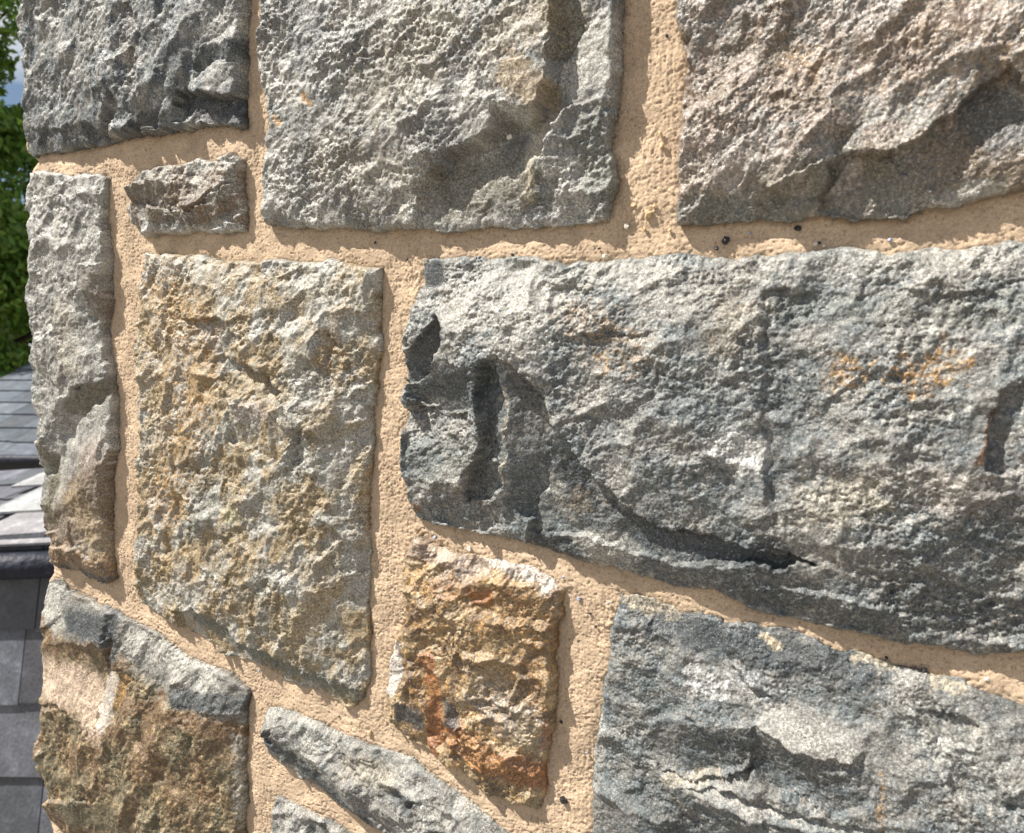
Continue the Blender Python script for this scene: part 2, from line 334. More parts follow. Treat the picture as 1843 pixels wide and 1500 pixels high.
stone('tall tan and grey pitted stone with orange speckles',
  [(260,456),(360,461),(407,472),(490,469),(520,469),(559,476),(594,467),(650,478),(689,485),(689,537),(689,623),(676,710),(672,840),(665,883),(669,970),(667,1100),(668,1158),(667,1223),(655,1261),(640,1274),(617,1268),(564,1245),(526,1234),(488,1211),(450,1192),(417,1182),(393,1170),(350,1140),(320,1127),(290,1107),(252,1089),(243,1050),(247,970),(253,840),(251,667),(251,537),(256,485)],
  mat='stone', step=1.05, pal=['tan','pale','olive','green'], seed=67, right=(-7, 600), mac=5.5, lump=(8,2.2,20), he=6,
  base=[(265,470,10),(400,480,15),(560,490,16),(680,495,9),(260,700,14),(400,650,23),(560,620,24),(670,700,8),(610,700,18),(260,950,12),(400,900,19),(540,850,27),(662,900,8),(610,900,20),(260,1080,8),(400,1060,20),(540,1050,26),(660,1080,8),(600,1080,19),(640,1250,7),(520,1180,17),(560,760,29)],
  patches=[([(320,1100),(345,1095),(392,1100),(425,1140),(460,1160),(520,1180),(560,1215),(650,1250),(645,1280),(520,1240),(430,1190),(330,1135)],[(340,1100,9),(420,1150,8),(640,1250,8),(350,1138,4)],1.4,.35),
           ([(345,500),(400,470),(560,520),(540,560),(420,580),(345,575),(335,540)],[(345,500,17),(550,520,21),(340,575,23),(440,575,25)],3,.7),
           ([(330,580),(420,574),(450,610),(440,680),(400,660),(340,620)],[(335,580,18),(430,580,18),(400,670,23)],2,1),
           ([(400,650),(420,640),(480,660),(530,700),(520,735),(470,730),(420,690)],[(410,650,18),(520,690,17),(440,725,24),(515,735,27)],2,.9),
           ([(440,730),(505,722),(530,760),(555,775),(545,810),(520,830),(440,790)],[(440,730,26),(505,722,30),(555,775,27),(445,800,20)],2,.7),
           ([(555,775),(572,760),(580,830),(548,830)],[(556,775,18),(575,765,20),(560,830,22)],1.3,.7),
           ([(600,600),(625,620),(630,720),(605,715)],[(600,600,15),(628,620,13),(610,715,18)],2,1),
           ([(320,840),(350,830),(385,850),(390,900),(360,950),(340,980),(325,920)],[(320,840,13),(385,850,14),(345,975,12),(385,900,20)],3,1.1),
           ([(550,1110),(610,1060),(660,1080),(664,1240),(620,1220),(555,1180)],[(550,1110,20),(660,1090,9),(640,1240,7)],4,.8)],
  stains=[([(300,500),(340,600),(370,700),(310,900)],44,'ochre',.7,1.3),([(280,560),(300,800)],30,'tan',.6,1),([(390,560),(400,640)],14,'rust',.4,1.4),([(360,840),(390,880),(360,950)],22,'green',.6,1),([(360,1110),(470,1180),(640,1250)],11,'green',.8,.4),([(440,920)],14,'lichen',.7,.8),([(560,520),(650,560)],30,'pale',.5,1.3),([(290,480),(420,490)],18,'pale',.5,1.1),([(570,700),(650,800)],30,'pale',.4,1.4),
          ([(540,1130),(600,1080)],24,'cream',.5,1.4),([(560,1020),(650,1000)],26,'pale',.5,1.3),([(620,590),(600,660)],6,'rust',.5,1),([(280,1010),(440,1060)],30,'ochre',.25,1.6),([(460,740),(500,740)],12,'pink',.6,.6),([(420,1000),(500,1100)],30,'olive',.4,1.4)],
  grainang=60, aniso=1.35)

stone('very large blue-grey stone with deep dark chisel scars and two ochre patches',
  [(765,467),(854,460),(893,467),(945,460),(988,467),(1010,475),(1053,471),(1105,469),(1170,460),(1235,454),(1300,462),(1376,463),(1456,452),(1520,444),(1605,457),(1680,447),(1765,447),(1813,439),(1843,439),(2080,425),(2090,1215),(1960,1200),(1843,1180),(1776,1181),(1680,1166),(1610,1158),(1563,1142),(1520,1132),(1456,1124),(1376,1105),(1333,1084),(1269,1062),(1221,1054),(1170,1045),(1105,1024),(1049,1015),(1010,995),(958,982),(927,977),(893,969),(836,950),(793,948),(745,930),(730,889),(728,820),(732,733),(732,647),(743,573),(754,517)],
  mat='stone', step=0.85, mac=5.5, low=3.5, terr=0, pal=['grey','blue','grey','pale'], seed=79, lump=(6.5,2.0,24), he=6,
  base=[(770,480,8),(950,480,10),(1200,475,10),(1500,460,11),(1830,450,12),(760,560,17),(870,590,26),(960,600,29),(1010,560,23),(1100,600,22),(1200,620,25),(1330,640,23),(1330,540,22),(1015,720,23),(1150,760,26),(1330,780,25),(1100,860,24),(1200,900,23),(1300,930,22),(745,900,12),(760,780,20),(850,800,24),
        (1450,700,22),(1550,640,25),(1700,620,25),(1830,620,24),(1500,850,26),(1650,830,28),(1760,860,29),(1500,980,24),(1650,1000,22),(1830,980,20),(1400,1090,10),(1600,1140,10),(1830,1150,11),(2060,450,12),(2060,1180,12),(2060,800,28)],
  patches=[([(756,470),(805,468),(803,515),(752,522)],[(760,470,6),(800,470,7),(780,520,5)],1,.2),
           # first scar, upper left
           ([(797,567),(815,590),(808,625),(785,670),(760,690),(730,690),(732,645),(760,620),(780,600)],[(797,567,17),(735,645,14),(745,690,7),(812,610,6),(785,670,4)],1.5,.35),
           # shaded facet below it
           ([(785,668),(805,645),(850,655),(862,700),(870,755),(850,740),(800,740),(760,720),(740,700)],[(785,660,22),(855,650,27),(745,715,9),(868,755,11),(800,745,6)],2.5,.4),
           # left lump
           ([(732,745),(760,722),(800,740),(850,742),(872,760),(880,790),(868,830),(850,850),(842,880),(800,905),(745,920),(730,880)],[(735,755,9),(800,752,9),(872,770,21),(870,825,24),(845,875,22),(750,900,13),(800,850,21)],1.5,1),
           # the deep scar: vertical wall, then smooth long blade facet
           ([(905,640),(918,660),(925,700),(930,760),(922,830),(912,870),(895,900),(880,925),(850,940),(835,925),(850,870),(870,830),(878,790),(880,760),(872,700),(885,660)],
              [(895,650,13),(875,715,12),(885,790,12),(870,860,9),(850,930,8),(925,700,20),(926,790,20),(905,880,13)],2.2,.8),
           ([(905,640),(925,640),(965,680),(995,720),(1008,775),(1002,850),(985,900),(960,932),(935,925),(905,905),(916,860),(926,800),(926,740),(918,680)],
              [(908,650,25),(945,665,16),(995,735,9),(1005,820,7),(924,760,25),(918,860,22),(950,925,5),(985,890,4),(965,760,16)],1.1,.6),
           ([(1000,850),(1010,790),(1025,780),(1040,800),(1060,830),(1110,880),(1160,920),(1210,940),(1280,960),(1400,985),(1470,1010),(1400,1012),(1330,1005),(1240,1010),(1160,1000),(1060,960),(960,960),(960,925)],
              [(1010,800,21),(1060,840,15),(980,930,8),(1060,950,12),(1160,930,12),(1160,990,10),(1280,970,10),(1400,995,9),(1240,1005,10),(1460,1010,10)],1.4,.45),
           ([(960,958),(1060,960),(1160,1000),(1240,1010),(1460,1012),(1500,1060),(1460,1130),(1200,1060),(1050,1020),(950,985)],
              [(970,975,7),(1060,980,14),(1100,985,15),(1180,1015,11),(1300,1040,15),(1440,1050,16),(1100,1020,7),(1300,1078,8),(1460,1120,8)],1.4,.6),
           ([(1150,920),(1170,870),(1300,905),(1380,965),(1440,1002),(1380,985),(1300,965),(1230,945),(1190,950)],[(1160,900,22),(1300,915,22),(1430,1000,18),(1210,945,20)],1.3,.9),
           ([(755,905),(870,895),(905,905),(950,930),(955,975),(900,972),(830,950),(745,930)],[(760,905,14),(850,905,14),(935,935,12),(760,930,8),(930,972,9)],2,.8),
           # ledge near the top, and sunk panel below it
           ([(1000,520),(1145,515),(1150,545),(1220,575),(1200,600),(1060,600),(1000,560)],[(1000,525,15),(1140,520,15),(1200,575,21),(1010,590,25),(1180,600,24)],1.6,1),
           ([(1385,530),(1560,528),(1720,535),(1843,510),(2080,510),(2080,600),(1700,600),(1560,590),(1420,610),(1385,600)],[(1390,532,15),(1700,540,16),(1560,590,22),(1830,520,16),(1830,590,22),(1400,600,18),(2050,590,22)],1.5,.9),
           ([(1385,530),(1400,540),(1450,640),(1440,760),(1420,900),(1400,940),(1385,850),(1380,700)],[(1388,540,19),(1385,700,20),(1392,860,20),(1440,640,22),(1440,800,23),(1410,930,23)],6,.8),
           ([(1775,730),(1800,700),(1843,690),(1900,760),(1900,830),(1800,850),(1768,830)],[(1778,730,19),(1770,830,20),(1843,700,24),(1843,840,26)],1.5,.9),
           ([(1740,900),(1843,880),(1960,920),(1900,1010),(1790,990),(1742,960)],[(1742,905,24),(1843,885,25),(1760,980,19),(1900,1000,22)],3,1.1),
           ([(1620,1050),(1740,1010),(1860,1030),(1860,1140),(1740,1150),(1640,1120)],[(1620,1055,21),(1740,1015,20),(1740,1145,8),(1850,1130,9)],3,1.1),
           ([(1280,1040),(1480,1060),(1600,1080),(1620,1150),(1450,1115),(1330,1078)],[(1290,1045,14),(1590,1085,20),(1340,1075,8),(1600,1145,7)],3,1)],
  stains=[([(860,540),(960,520),(960,600)],36,'pale',.6,.7),([(750,660),(800,600)],14,'slate',.8,.4),([(790,690),(850,700)],20,'slate',.6,.4),([(895,680),(890,780),(860,920)],13,'slate',.6,.8),([(950,720),(975,820),(945,900)],19,'slate',.6,.8),([(780,830),(840,820)],26,'green',.5,1),  # slate marks deepen the shade of the scars, facet and blade
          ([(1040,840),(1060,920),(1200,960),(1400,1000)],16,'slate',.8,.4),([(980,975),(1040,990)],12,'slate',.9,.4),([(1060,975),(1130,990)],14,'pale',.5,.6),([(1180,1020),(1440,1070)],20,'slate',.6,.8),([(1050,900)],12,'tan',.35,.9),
          ([(1520,665),(1540,680)],12,'ochre',.75,1.3),([(1640,680),(1690,660)],15,'ochre',.85,1.3),([(1060,570),(1150,640)],20,'ochre',.35,1.5),([(1095,655)],9,'ochre',.6,1.2),([(1330,560),(1300,620)],16,'tan',.3,1.4),([(755,912)],6,'rust',.6,.6),
          ([(1410,560),(1415,900)],9,'slate',.45,.7),([(1420,560),(1800,560)],14,'green',.5,.9),([(1480,900),(1560,890)],18,'cream',.4,1.1),([(1700,880),(1843,870)],20,'pink',.4,1.2),([(1400,480),(1800,470)],16,'pale',.5,.8),([(1000,520),(1060,500),(1200,490)],14,'pale',.6,.6),
          ([(1500,1090),(1780,1110)],34,'slate',.55,1.5),([(1770,920),(1843,960)],26,'dark',.4,1),([(1600,1000),(1700,1060)],24,'slate',.3,1.4),([(780,495)],15,'slate',.7,.3),([(1320,790),(1360,820)],16,'white',.5,.6),([(925,700),(920,860)],2.4,'cream',.6,.8),([(1250,700),(1150,760)],40,'blue',.5,1.4),([(1778,735),(1760,820)],2.5,'rust',.5,.7)],
  grainang=20, aniso=1.3)

stone('rusty orange and brown stone set between the pale joints',
  [(743,957),(773,979),(815,996),(868,1002),(944,1021),(997,1044),(1012,1063),(1010,1109),(997,1135),(993,1196),(999,1219),(997,1295),(982,1367),(978,1424),(970,1458),(955,1460),(925,1447),(868,1424),(841,1401),(811,1382),(773,1352),(712,1318),(701,1291),(697,1253),(699,1196),(716,1143),(731,1112),(729,1044),(729,987)],
  mat='quartz', step=0.85, freckle=.3, pal=['tan','brown','ochre','tan'], seed=83, lump=(6,1.5,16), he=5,
  base=[(745,970,7),(860,1010,7),(1000,1050,8),(800,1050,17),(900,1060,16),(980,1090,15),(730,1130,10),(800,1180,18),(900,1180,17),(985,1200,13),(710,1260,10),(780,1300,12),(880,1300,15),(985,1300,12),(960,1440,9),(860,1400,12)],
  patches=[([(870,1040),(960,1050),(1000,1070),(985,1120),(900,1110),(850,1075),(790,1060)],[(860,1040,19),(990,1060,17),(900,1110,12),(985,1115,12),(800,1060,19)],1.5,.8),
           ([(770,1170),(830,1180),(835,1150),(850,1190),(832,1240),(828,1330),(800,1330),(768,1280),(775,1220)],[(775,1180,19),(835,1170,19),(775,1320,12),(828,1330,9)],1.2,.6),
           ([(705,1270),(740,1255),(768,1265),(770,1310),(770,1350),(712,1318)],[(710,1270,10),(768,1262,14),(730,1330,6)],1,.4),
           ([(835,1300),(870,1320),(930,1350),(985,1370),(980,1440),(920,1440),(840,1400),(820,1360)],[(840,1300,11),(980,1365,11),(900,1370,17),(850,1400,9),(970,1430,9)],1.5,1),
           ([(831,1140),(842,1170),(880,1190),(870,1210),(835,1190)],[(832,1145,14),(880,1190,18),(840,1195,17)],.9,.6)],
  stains=[([(770,1052),(870,1062),(995,1068)],11,'rust',.6,.9),([(880,1085),(990,1100)],22,'brown',.6,.8),([(860,1065),(885,1070)],7,'rust',1,.6),([(782,1180),(790,1250),(780,1350)],9,'rust',.95,.6),([(770,1230),(815,1250)],9,'ochre',.8,.8),([(820,1310),(880,1360),(970,1395)],18,'rust',.85,.7),([(850,1330),(900,1370)],12,'ochre',.7,.8),([(975,1340),(990,1300)],3,'rust',.9,.4),
          ([(900,1100),(980,1130)],30,'ochre',.45,1.2),([(730,1280),(750,1290)],14,'slate',.85,.4),([(815,1260),(820,1300)],9,'slate',.8,.4),([(715,1160),(705,1240)],10,'white',.6,.6),([(740,980),(860,1020)],14,'pink',.7,.8),([(880,1010),(1000,1050)],8,'white',.5,.7),([(880,1250),(950,1300)],26,'pale',.45,1.1),([(860,1410),(960,1445)],12,'olive',.5,.9),([(850,1160),(960,1180)],22,'brown',.35,1.3)])

stone('big slaty grey stone at the bottom right with pale wavy ridges',
  [(1114,1073),(1174,1082),(1229,1105),(1270,1110),(1311,1128),(1348,1128),(1403,1137),(1467,1158),(1508,1183),(1535,1176),(1608,1199),(1677,1215),(1727,1224),(1778,1256),(1843,1274),(2100,1330),(2100,1780),(1060,1760),(1062,1600),(1064,1500),(1069,1357),(1078,1284),(1094,1206),(1098,1137),(1110,1110)],
  mat='slaty', mac=6.0, terr=.3, step=0.85, pal=['blue','grey','blue','grey'], seed=97, lump=(5,1.25,24), he=5,
  base=[(1120,1085,5),(1250,1120,6),(1400,1150,6),(1600,1215,7),(1830,1290,8),(2080,1340,8),(1110,1200,11),(1200,1170,12),(1300,1180,13),(1180,1280,14),(1090,1400,11),(1200,1440,20),(1070,1700,11),(2080,1750,20),(1400,1260,16),(1550,1260,14),(1700,1300,15),(1850,1400,19),(1600,1450,23),(1400,1500,25),(1500,1700,22)],
  patches=[([(1180,1290),(1230,1280),(1300,1290),(1360,1285),(1362,1300),(1355,1350),(1330,1375),(1260,1385),(1190,1370),(1140,1340)],[(1190,1288,18),(1300,1290,22),(1358,1300,24),(1200,1370,13),(1330,1372,15)],2,.7),
           ([(1360,1287),(1400,1275),(1450,1262),(1490,1275),(1540,1310),(1560,1338),(1530,1352),(1480,1345),(1420,1325)],[(1362,1288,22),(1450,1265,17),(1560,1340,22),(1480,1345,26),(1420,1325,27)],1.2,.3),
           ([(1362,1292),(1420,1325),(1480,1346),(1530,1354),(1560,1342),(1570,1400),(1560,1440),(1500,1440),(1400,1410),(1360,1370)],[(1364,1300,20),(1480,1350,22),(1560,1350,19),(1370,1380,14),(1500,1435,17),(1560,1430,18)],1.2,.6),
           ([(1190,1370),(1260,1388),(1330,1378),(1360,1365),(1352,1400),(1300,1400),(1240,1395)],[(1200,1372,12),(1350,1370,13),(1300,1400,19),(1340,1395,19)],1.2,.7),
           ([(1240,1398),(1300,1402),(1400,1430),(1500,1455),(1590,1475),(1600,1490),(1500,1475),(1400,1465),(1300,1425)],[(1250,1398,18),(1400,1432,19),(1590,1478,20),(1300,1422,22),(1500,1472,24)],2.6,.8),
           ([(1270,1425),(1400,1468),(1500,1478),(1600,1495),(1600,1560),(1300,1560),(1200,1480)],[(1290,1430,21),(1500,1482,22),(1220,1480,18),(1400,1550,17)],3,1),
           ([(1700,1345),(1740,1350),(1790,1400),(1800,1430),(1850,1400),(1900,1440),(1790,1440),(1720,1420)],[(1700,1345,19),(1795,1430,17),(1850,1400,19),(1720,1420,16)],1,.5),
           ([(1650,1280),(1700,1270),(1760,1300),(1750,1330),(1690,1330)],[(1655,1285,11),(1755,1305,10),(1700,1330,13)],1.2,.3),
           ([(1170,1090),(1290,1118),(1300,1160),(1350,1230),(1400,1250),(1350,1250),(1270,1180),(1180,1130)],[(1180,1100,5),(1290,1120,5),(1350,1240,13),(1190,1130,9)],1.5,.6)],
  stains=[([(1180,1110),(1290,1145),(1400,1170),(1560,1220)],17,'slate',.8,.7),([(1700,1290)],16,'slate',.9,.5),([(1130,1078),(1220,1100)],9,'cream',.7,.8),([(1380,1145),(1395,1165)],4,'cream',.8,.7),([(1540,1185),(1600,1200)],4,'cream',.8,1.1),([(1680,1230),(1730,1240)],5,'cream',.7,1),
          ([(1200,1330),(1330,1340)],20,'slate',.6,.8),([(1380,1340),(1540,1400)],22,'slate',.5,.9),([(1400,1290),(1520,1330)],15,'pale',.6,.4),([(1260,1215),(1290,1230)],12,'white',.6,.8),([(1330,1210),(1400,1240)],10,'white',.4,.9),([(1250,1400),(1400,1435),(1580,1480)],7,'pale',.7,.8),([(1210,1390),(1300,1385)],5,'cream',.5,.8),
          ([(1592,1370),(1590,1430),(1588,1480)],2.2,'ochre',.7,1.2),([(1720,1330),(1800,1370)],26,'pale',.6,1),([(1100,1480),(1200,1440)],26,'dark',.35,1.2),([(1620,1260),(1700,1330)],24,'pale',.5,1.2),([(1080,1300),(1075,1420)],6,'pale',.5,.8),([(1780,1260),(1843,1290)],10,'dark',.5,.9)],
  grainang=-24, aniso=1.45)

stone('brown corner stone with a grey upper band and smooth pinkish hollow',
  [(77,1043),(97,1043),(117,1063),(143,1072),(197,1097),(247,1123),(300,1157),(333,1185),(367,1200),(410,1213),(457,1248),(450,1283),(450,1367),(448,1450),(447,1500),(445,1640),(300,1610),(200,1560),(140,1520),(113,1503),(82,1470),(78,1433),(67,1380),(64,1350),(60,1323),(68,1300),(67,1260),(68,1207),(70,1167),(75,1133),(72,1083)],
  mat='stone', left=9, lx=100, right=(-10, 420), freckle=.8, step=1.1, pal=['olive','brown','tan','olive'], seed=103, lump=(8,1.7,26), he=7,
  base=[(80,1050,7),(200,1110,8),(330,1190,8),(450,1255,10),(80,1200,11),(80,1330,13),(95,1450,11),(200,1350,22),(350,1300,20),(445,1320,9),(300,1450,24),(440,1600,9),(180,1500,16),(350,1560,20)],
  patches=[([(75,1048),(110,1060),(140,1072),(120,1110),(85,1130),(74,1110)],[(78,1050,8),(135,1075,9),(88,1128,16)],1,.5),
           ([(140,1072),(197,1097),(200,1160),(82,1155),(88,1130),(120,1110)],[(140,1075,9),(197,1100,10),(90,1155,18),(195,1158,18)],1.5,.4),
           ([(80,1153),(194,1158),(194,1200),(188,1290),(170,1300),(140,1280),(110,1260),(72,1265),(70,1200)],[(85,1160,16),(190,1162,15),(80,1210,8),(190,1210,7),(180,1295,18),(75,1265,17),(120,1262,18)],2.5,.3),
           ([(196,1150),(210,1150),(208,1205),(196,1205)],[(197,1150,6),(209,1150,5),(202,1205,4)],1,.3),
           ([(192,1205),(212,1200),(240,1225),(225,1290),(210,1302),(190,1295)],[(193,1210,9),(235,1225,10),(195,1298,19),(225,1290,19)],1.5,.4),
           ([(200,1098),(250,1125),(330,1185),(365,1205),(450,1250),(450,1290),(370,1275),(280,1250),(240,1225),(215,1180)],[(205,1100,8),(450,1255,10),(220,1190,15),(370,1272,17),(448,1288,15),(270,1245,16)],1.8,.9),
           ([(436,1300),(452,1290),(450,1420),(446,1500),(425,1500),(420,1400)],[(440,1300,12),(450,1400,9),(425,1480,12)],1.2,.9),
           ([(80,1440),(140,1432),(230,1440),(250,1500),(240,1560),(110,1505),(82,1470)],[(85,1440,19),(230,1440,21),(110,1500,8),(240,1550,10)],2,.5),
           ([(60,1325),(75,1335),(95,1370),(98,1420),(78,1425),(64,1380)],[(62,1325,19),(95,1350,18),(80,1420,10)],1.5,.4)],
  stains=[([(80,1060),(140,1110),(210,1130),(250,1160),(330,1215),(450,1268)],36,'grey',.95,.4),([(85,1070),(110,1110)],24,'pale',.85,.6),([(140,1115),(190,1130)],20,'slate',.9,.5),([(205,1110),(210,1180)],10,'slate',.85,.5),([(240,1150),(380,1225)],20,'pale',.85,.6),([(330,1250),(440,1268)],12,'slate',.8,.7),([(85,1160),(190,1165)],10,'brown',.7,.4),
          ([(85,1215),(160,1235),(185,1285)],34,'blush',.95,.4),([(205,1220),(205,1290)],14,'white',.35,.6),([(235,1220),(225,1260)],8,'ochre',.7,.5),([(240,1262),(330,1280),(440,1318)],12,'brown',.9,.5),([(430,1330),(440,1480)],9,'pale',.7,.8),([(130,1460),(230,1470)],20,'olive',.8,.4),([(203,1160),(203,1200)],7,'brown',.9,.3),([(70,1200),(66,1300)],8,'tan',.6,.4)],
  grainang=70, aniso=1.5)

stone('slanting slim grey stone with a dark lower edge at the bottom',
  [(478,1276),(526,1283),(575,1306),(632,1333),(678,1352),(739,1371),(773,1397),(830,1435),(875,1473),(906,1500),(975,1550),(930,1620),(800,1600),(740,1540),(693,1500),(651,1481),(602,1447),(556,1412),(515,1386),(477,1359),(475,1298)],
  mat='slaty', step=1.0, pal=['pale','grey','grey','blue'], seed=109, lump=(7,1.7,18), he=4,
  base=[(485,1285,6),(640,1345,6),(780,1410,7),(900,1505,8),(490,1310,17),(640,1400,19),(760,1450,18),(860,1520,18),(480,1355,7),(600,1440,8),(700,1500,8)],
  patches=[([(480,1310),(510,1325),(560,1345),(600,1372),(640,1430),(700,1500),(690,1530),(560,1420),(475,1360)],[(485,1312,18),(560,1350,18),(640,1430,18),(480,1355,7),(640,1478,6)],1.8,.5),
           ([(480,1310),(500,1305),(498,1330),(482,1335)],[(480,1310,14),(500,1308,13),(490,1335,9)],1,.4),
           ([(685,1400),(710,1400),(770,1440),(740,1445),(700,1425)],[(685,1400,17),(770,1438,15),(710,1435,10)],1.3,.7),
           ([(730,1495),(780,1485),(840,1500),(880,1530),(800,1550),(740,1530)],[(735,1495,17),(830,1498,16),(780,1545,7)],2,.8)],
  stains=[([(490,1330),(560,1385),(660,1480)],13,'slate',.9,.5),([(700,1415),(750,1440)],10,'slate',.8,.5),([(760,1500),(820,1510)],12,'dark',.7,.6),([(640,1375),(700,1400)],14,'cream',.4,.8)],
  grainang=-35, aniso=1.5)

stone('small pale grey stone peeking in at the bottom edge',
  [(492,1439),(526,1450),(575,1473),(613,1496),(670,1545),(660,1680),(480,1680),(484,1560),(486,1500)],
  mat='slaty', step=1.1, pal=['pale','grey','grey','slate'], seed=113, lump=(7,1.7,16), he=5,
  base=[(495,1445,7),(600,1495,8),(495,1600,12),(650,1600,12),(560,1520,18)], patches=[([(560,1475),(615,1498),(600,1530),(560,1520)],[(560,1475,8),(615,1500,7),(580,1525,5)],1.2,.5)],
  stains=[([(580,1490),(600,1520)],8,'dark',.7,.5)])
# stones just outside the picture, so the wall goes on
def extra(label, outline, seed, mat='stone', pal=('grey','pale','olive','blue')):
    cx = sum(p[0] for p in outline) / len(outline); cy = sum(p[1] for p in outline) / len(outline)
    base = [(x + (cx - x) * .1, y + (cy - y) * .1, 9) for x, y in outline] + [(cx, cy, 24)]
    stone(label, outline, mat=mat, step=2.2, pal=list(pal), seed=seed, lump=(11,3,26), he=6, base=base, patches=[], stains=[])
extra(None, [(30,-640),(700,-660),(690,-420),(690,-178),(36,-168)], 201, 'slaty', ('blue','grey','slate','pale'))
extra(None, [(740,-680),(1240,-720),(1250,-230),(735,-190)], 205, 'stone', ('tan','pale','olive','grey'))
extra(None, [(1300,-720),(2400,-900),(2400,-300),(1310,-225)], 207)
extra(None, [(2130,-180),(2700,-260),(2700,240),(2120,270)], 209, 'stone', ('pale','grey','pink','grey'))
extra(None, [(2150,400),(2750,380),(2750,1230),(2160,1210)], 211, 'stone', ('olive','tan','grey','pale'))
extra(None, [(2170,1350),(2750,1480),(2750,1980),(2170,1800)], 213)
extra(None, [(130,1580),(440,1690),(440,2150),(125,2060)], 215, 'stone', ('pale','grey','blue','grey'))
extra(None, [(480,1730),(1000,1700),(1010,2250),(480,2160)], 217)
extra(None, [(1060,1830),(2120,1860),(2120,2500),(1060,2260)], 219, 'stone', ('tan','olive','grey','pale'))
extra(None, [(720,1580),(780,1620),(930,1660),(1020,1600),(1020,1668),(715,1690),(700,1600)], 221)

MATS = dict(stone=M_STONE, slaty=M_SLATY, quartz=M_QUARTZ)
wall = empty('stone_wall', (0, D, EYE), -THETA)
tag(wall, 'close corner of a wall of rough split stones bedded in sandy yellow mortar', 'wall')

def wobble(x, y, s):
    return (perlin(x / 34, y / 34, s) * 2.2 + perlin(x / 9, y / 9, s + 3) * 1.5 + perlin(x / 3.3, y / 3.3, s + 5) * 0.8)

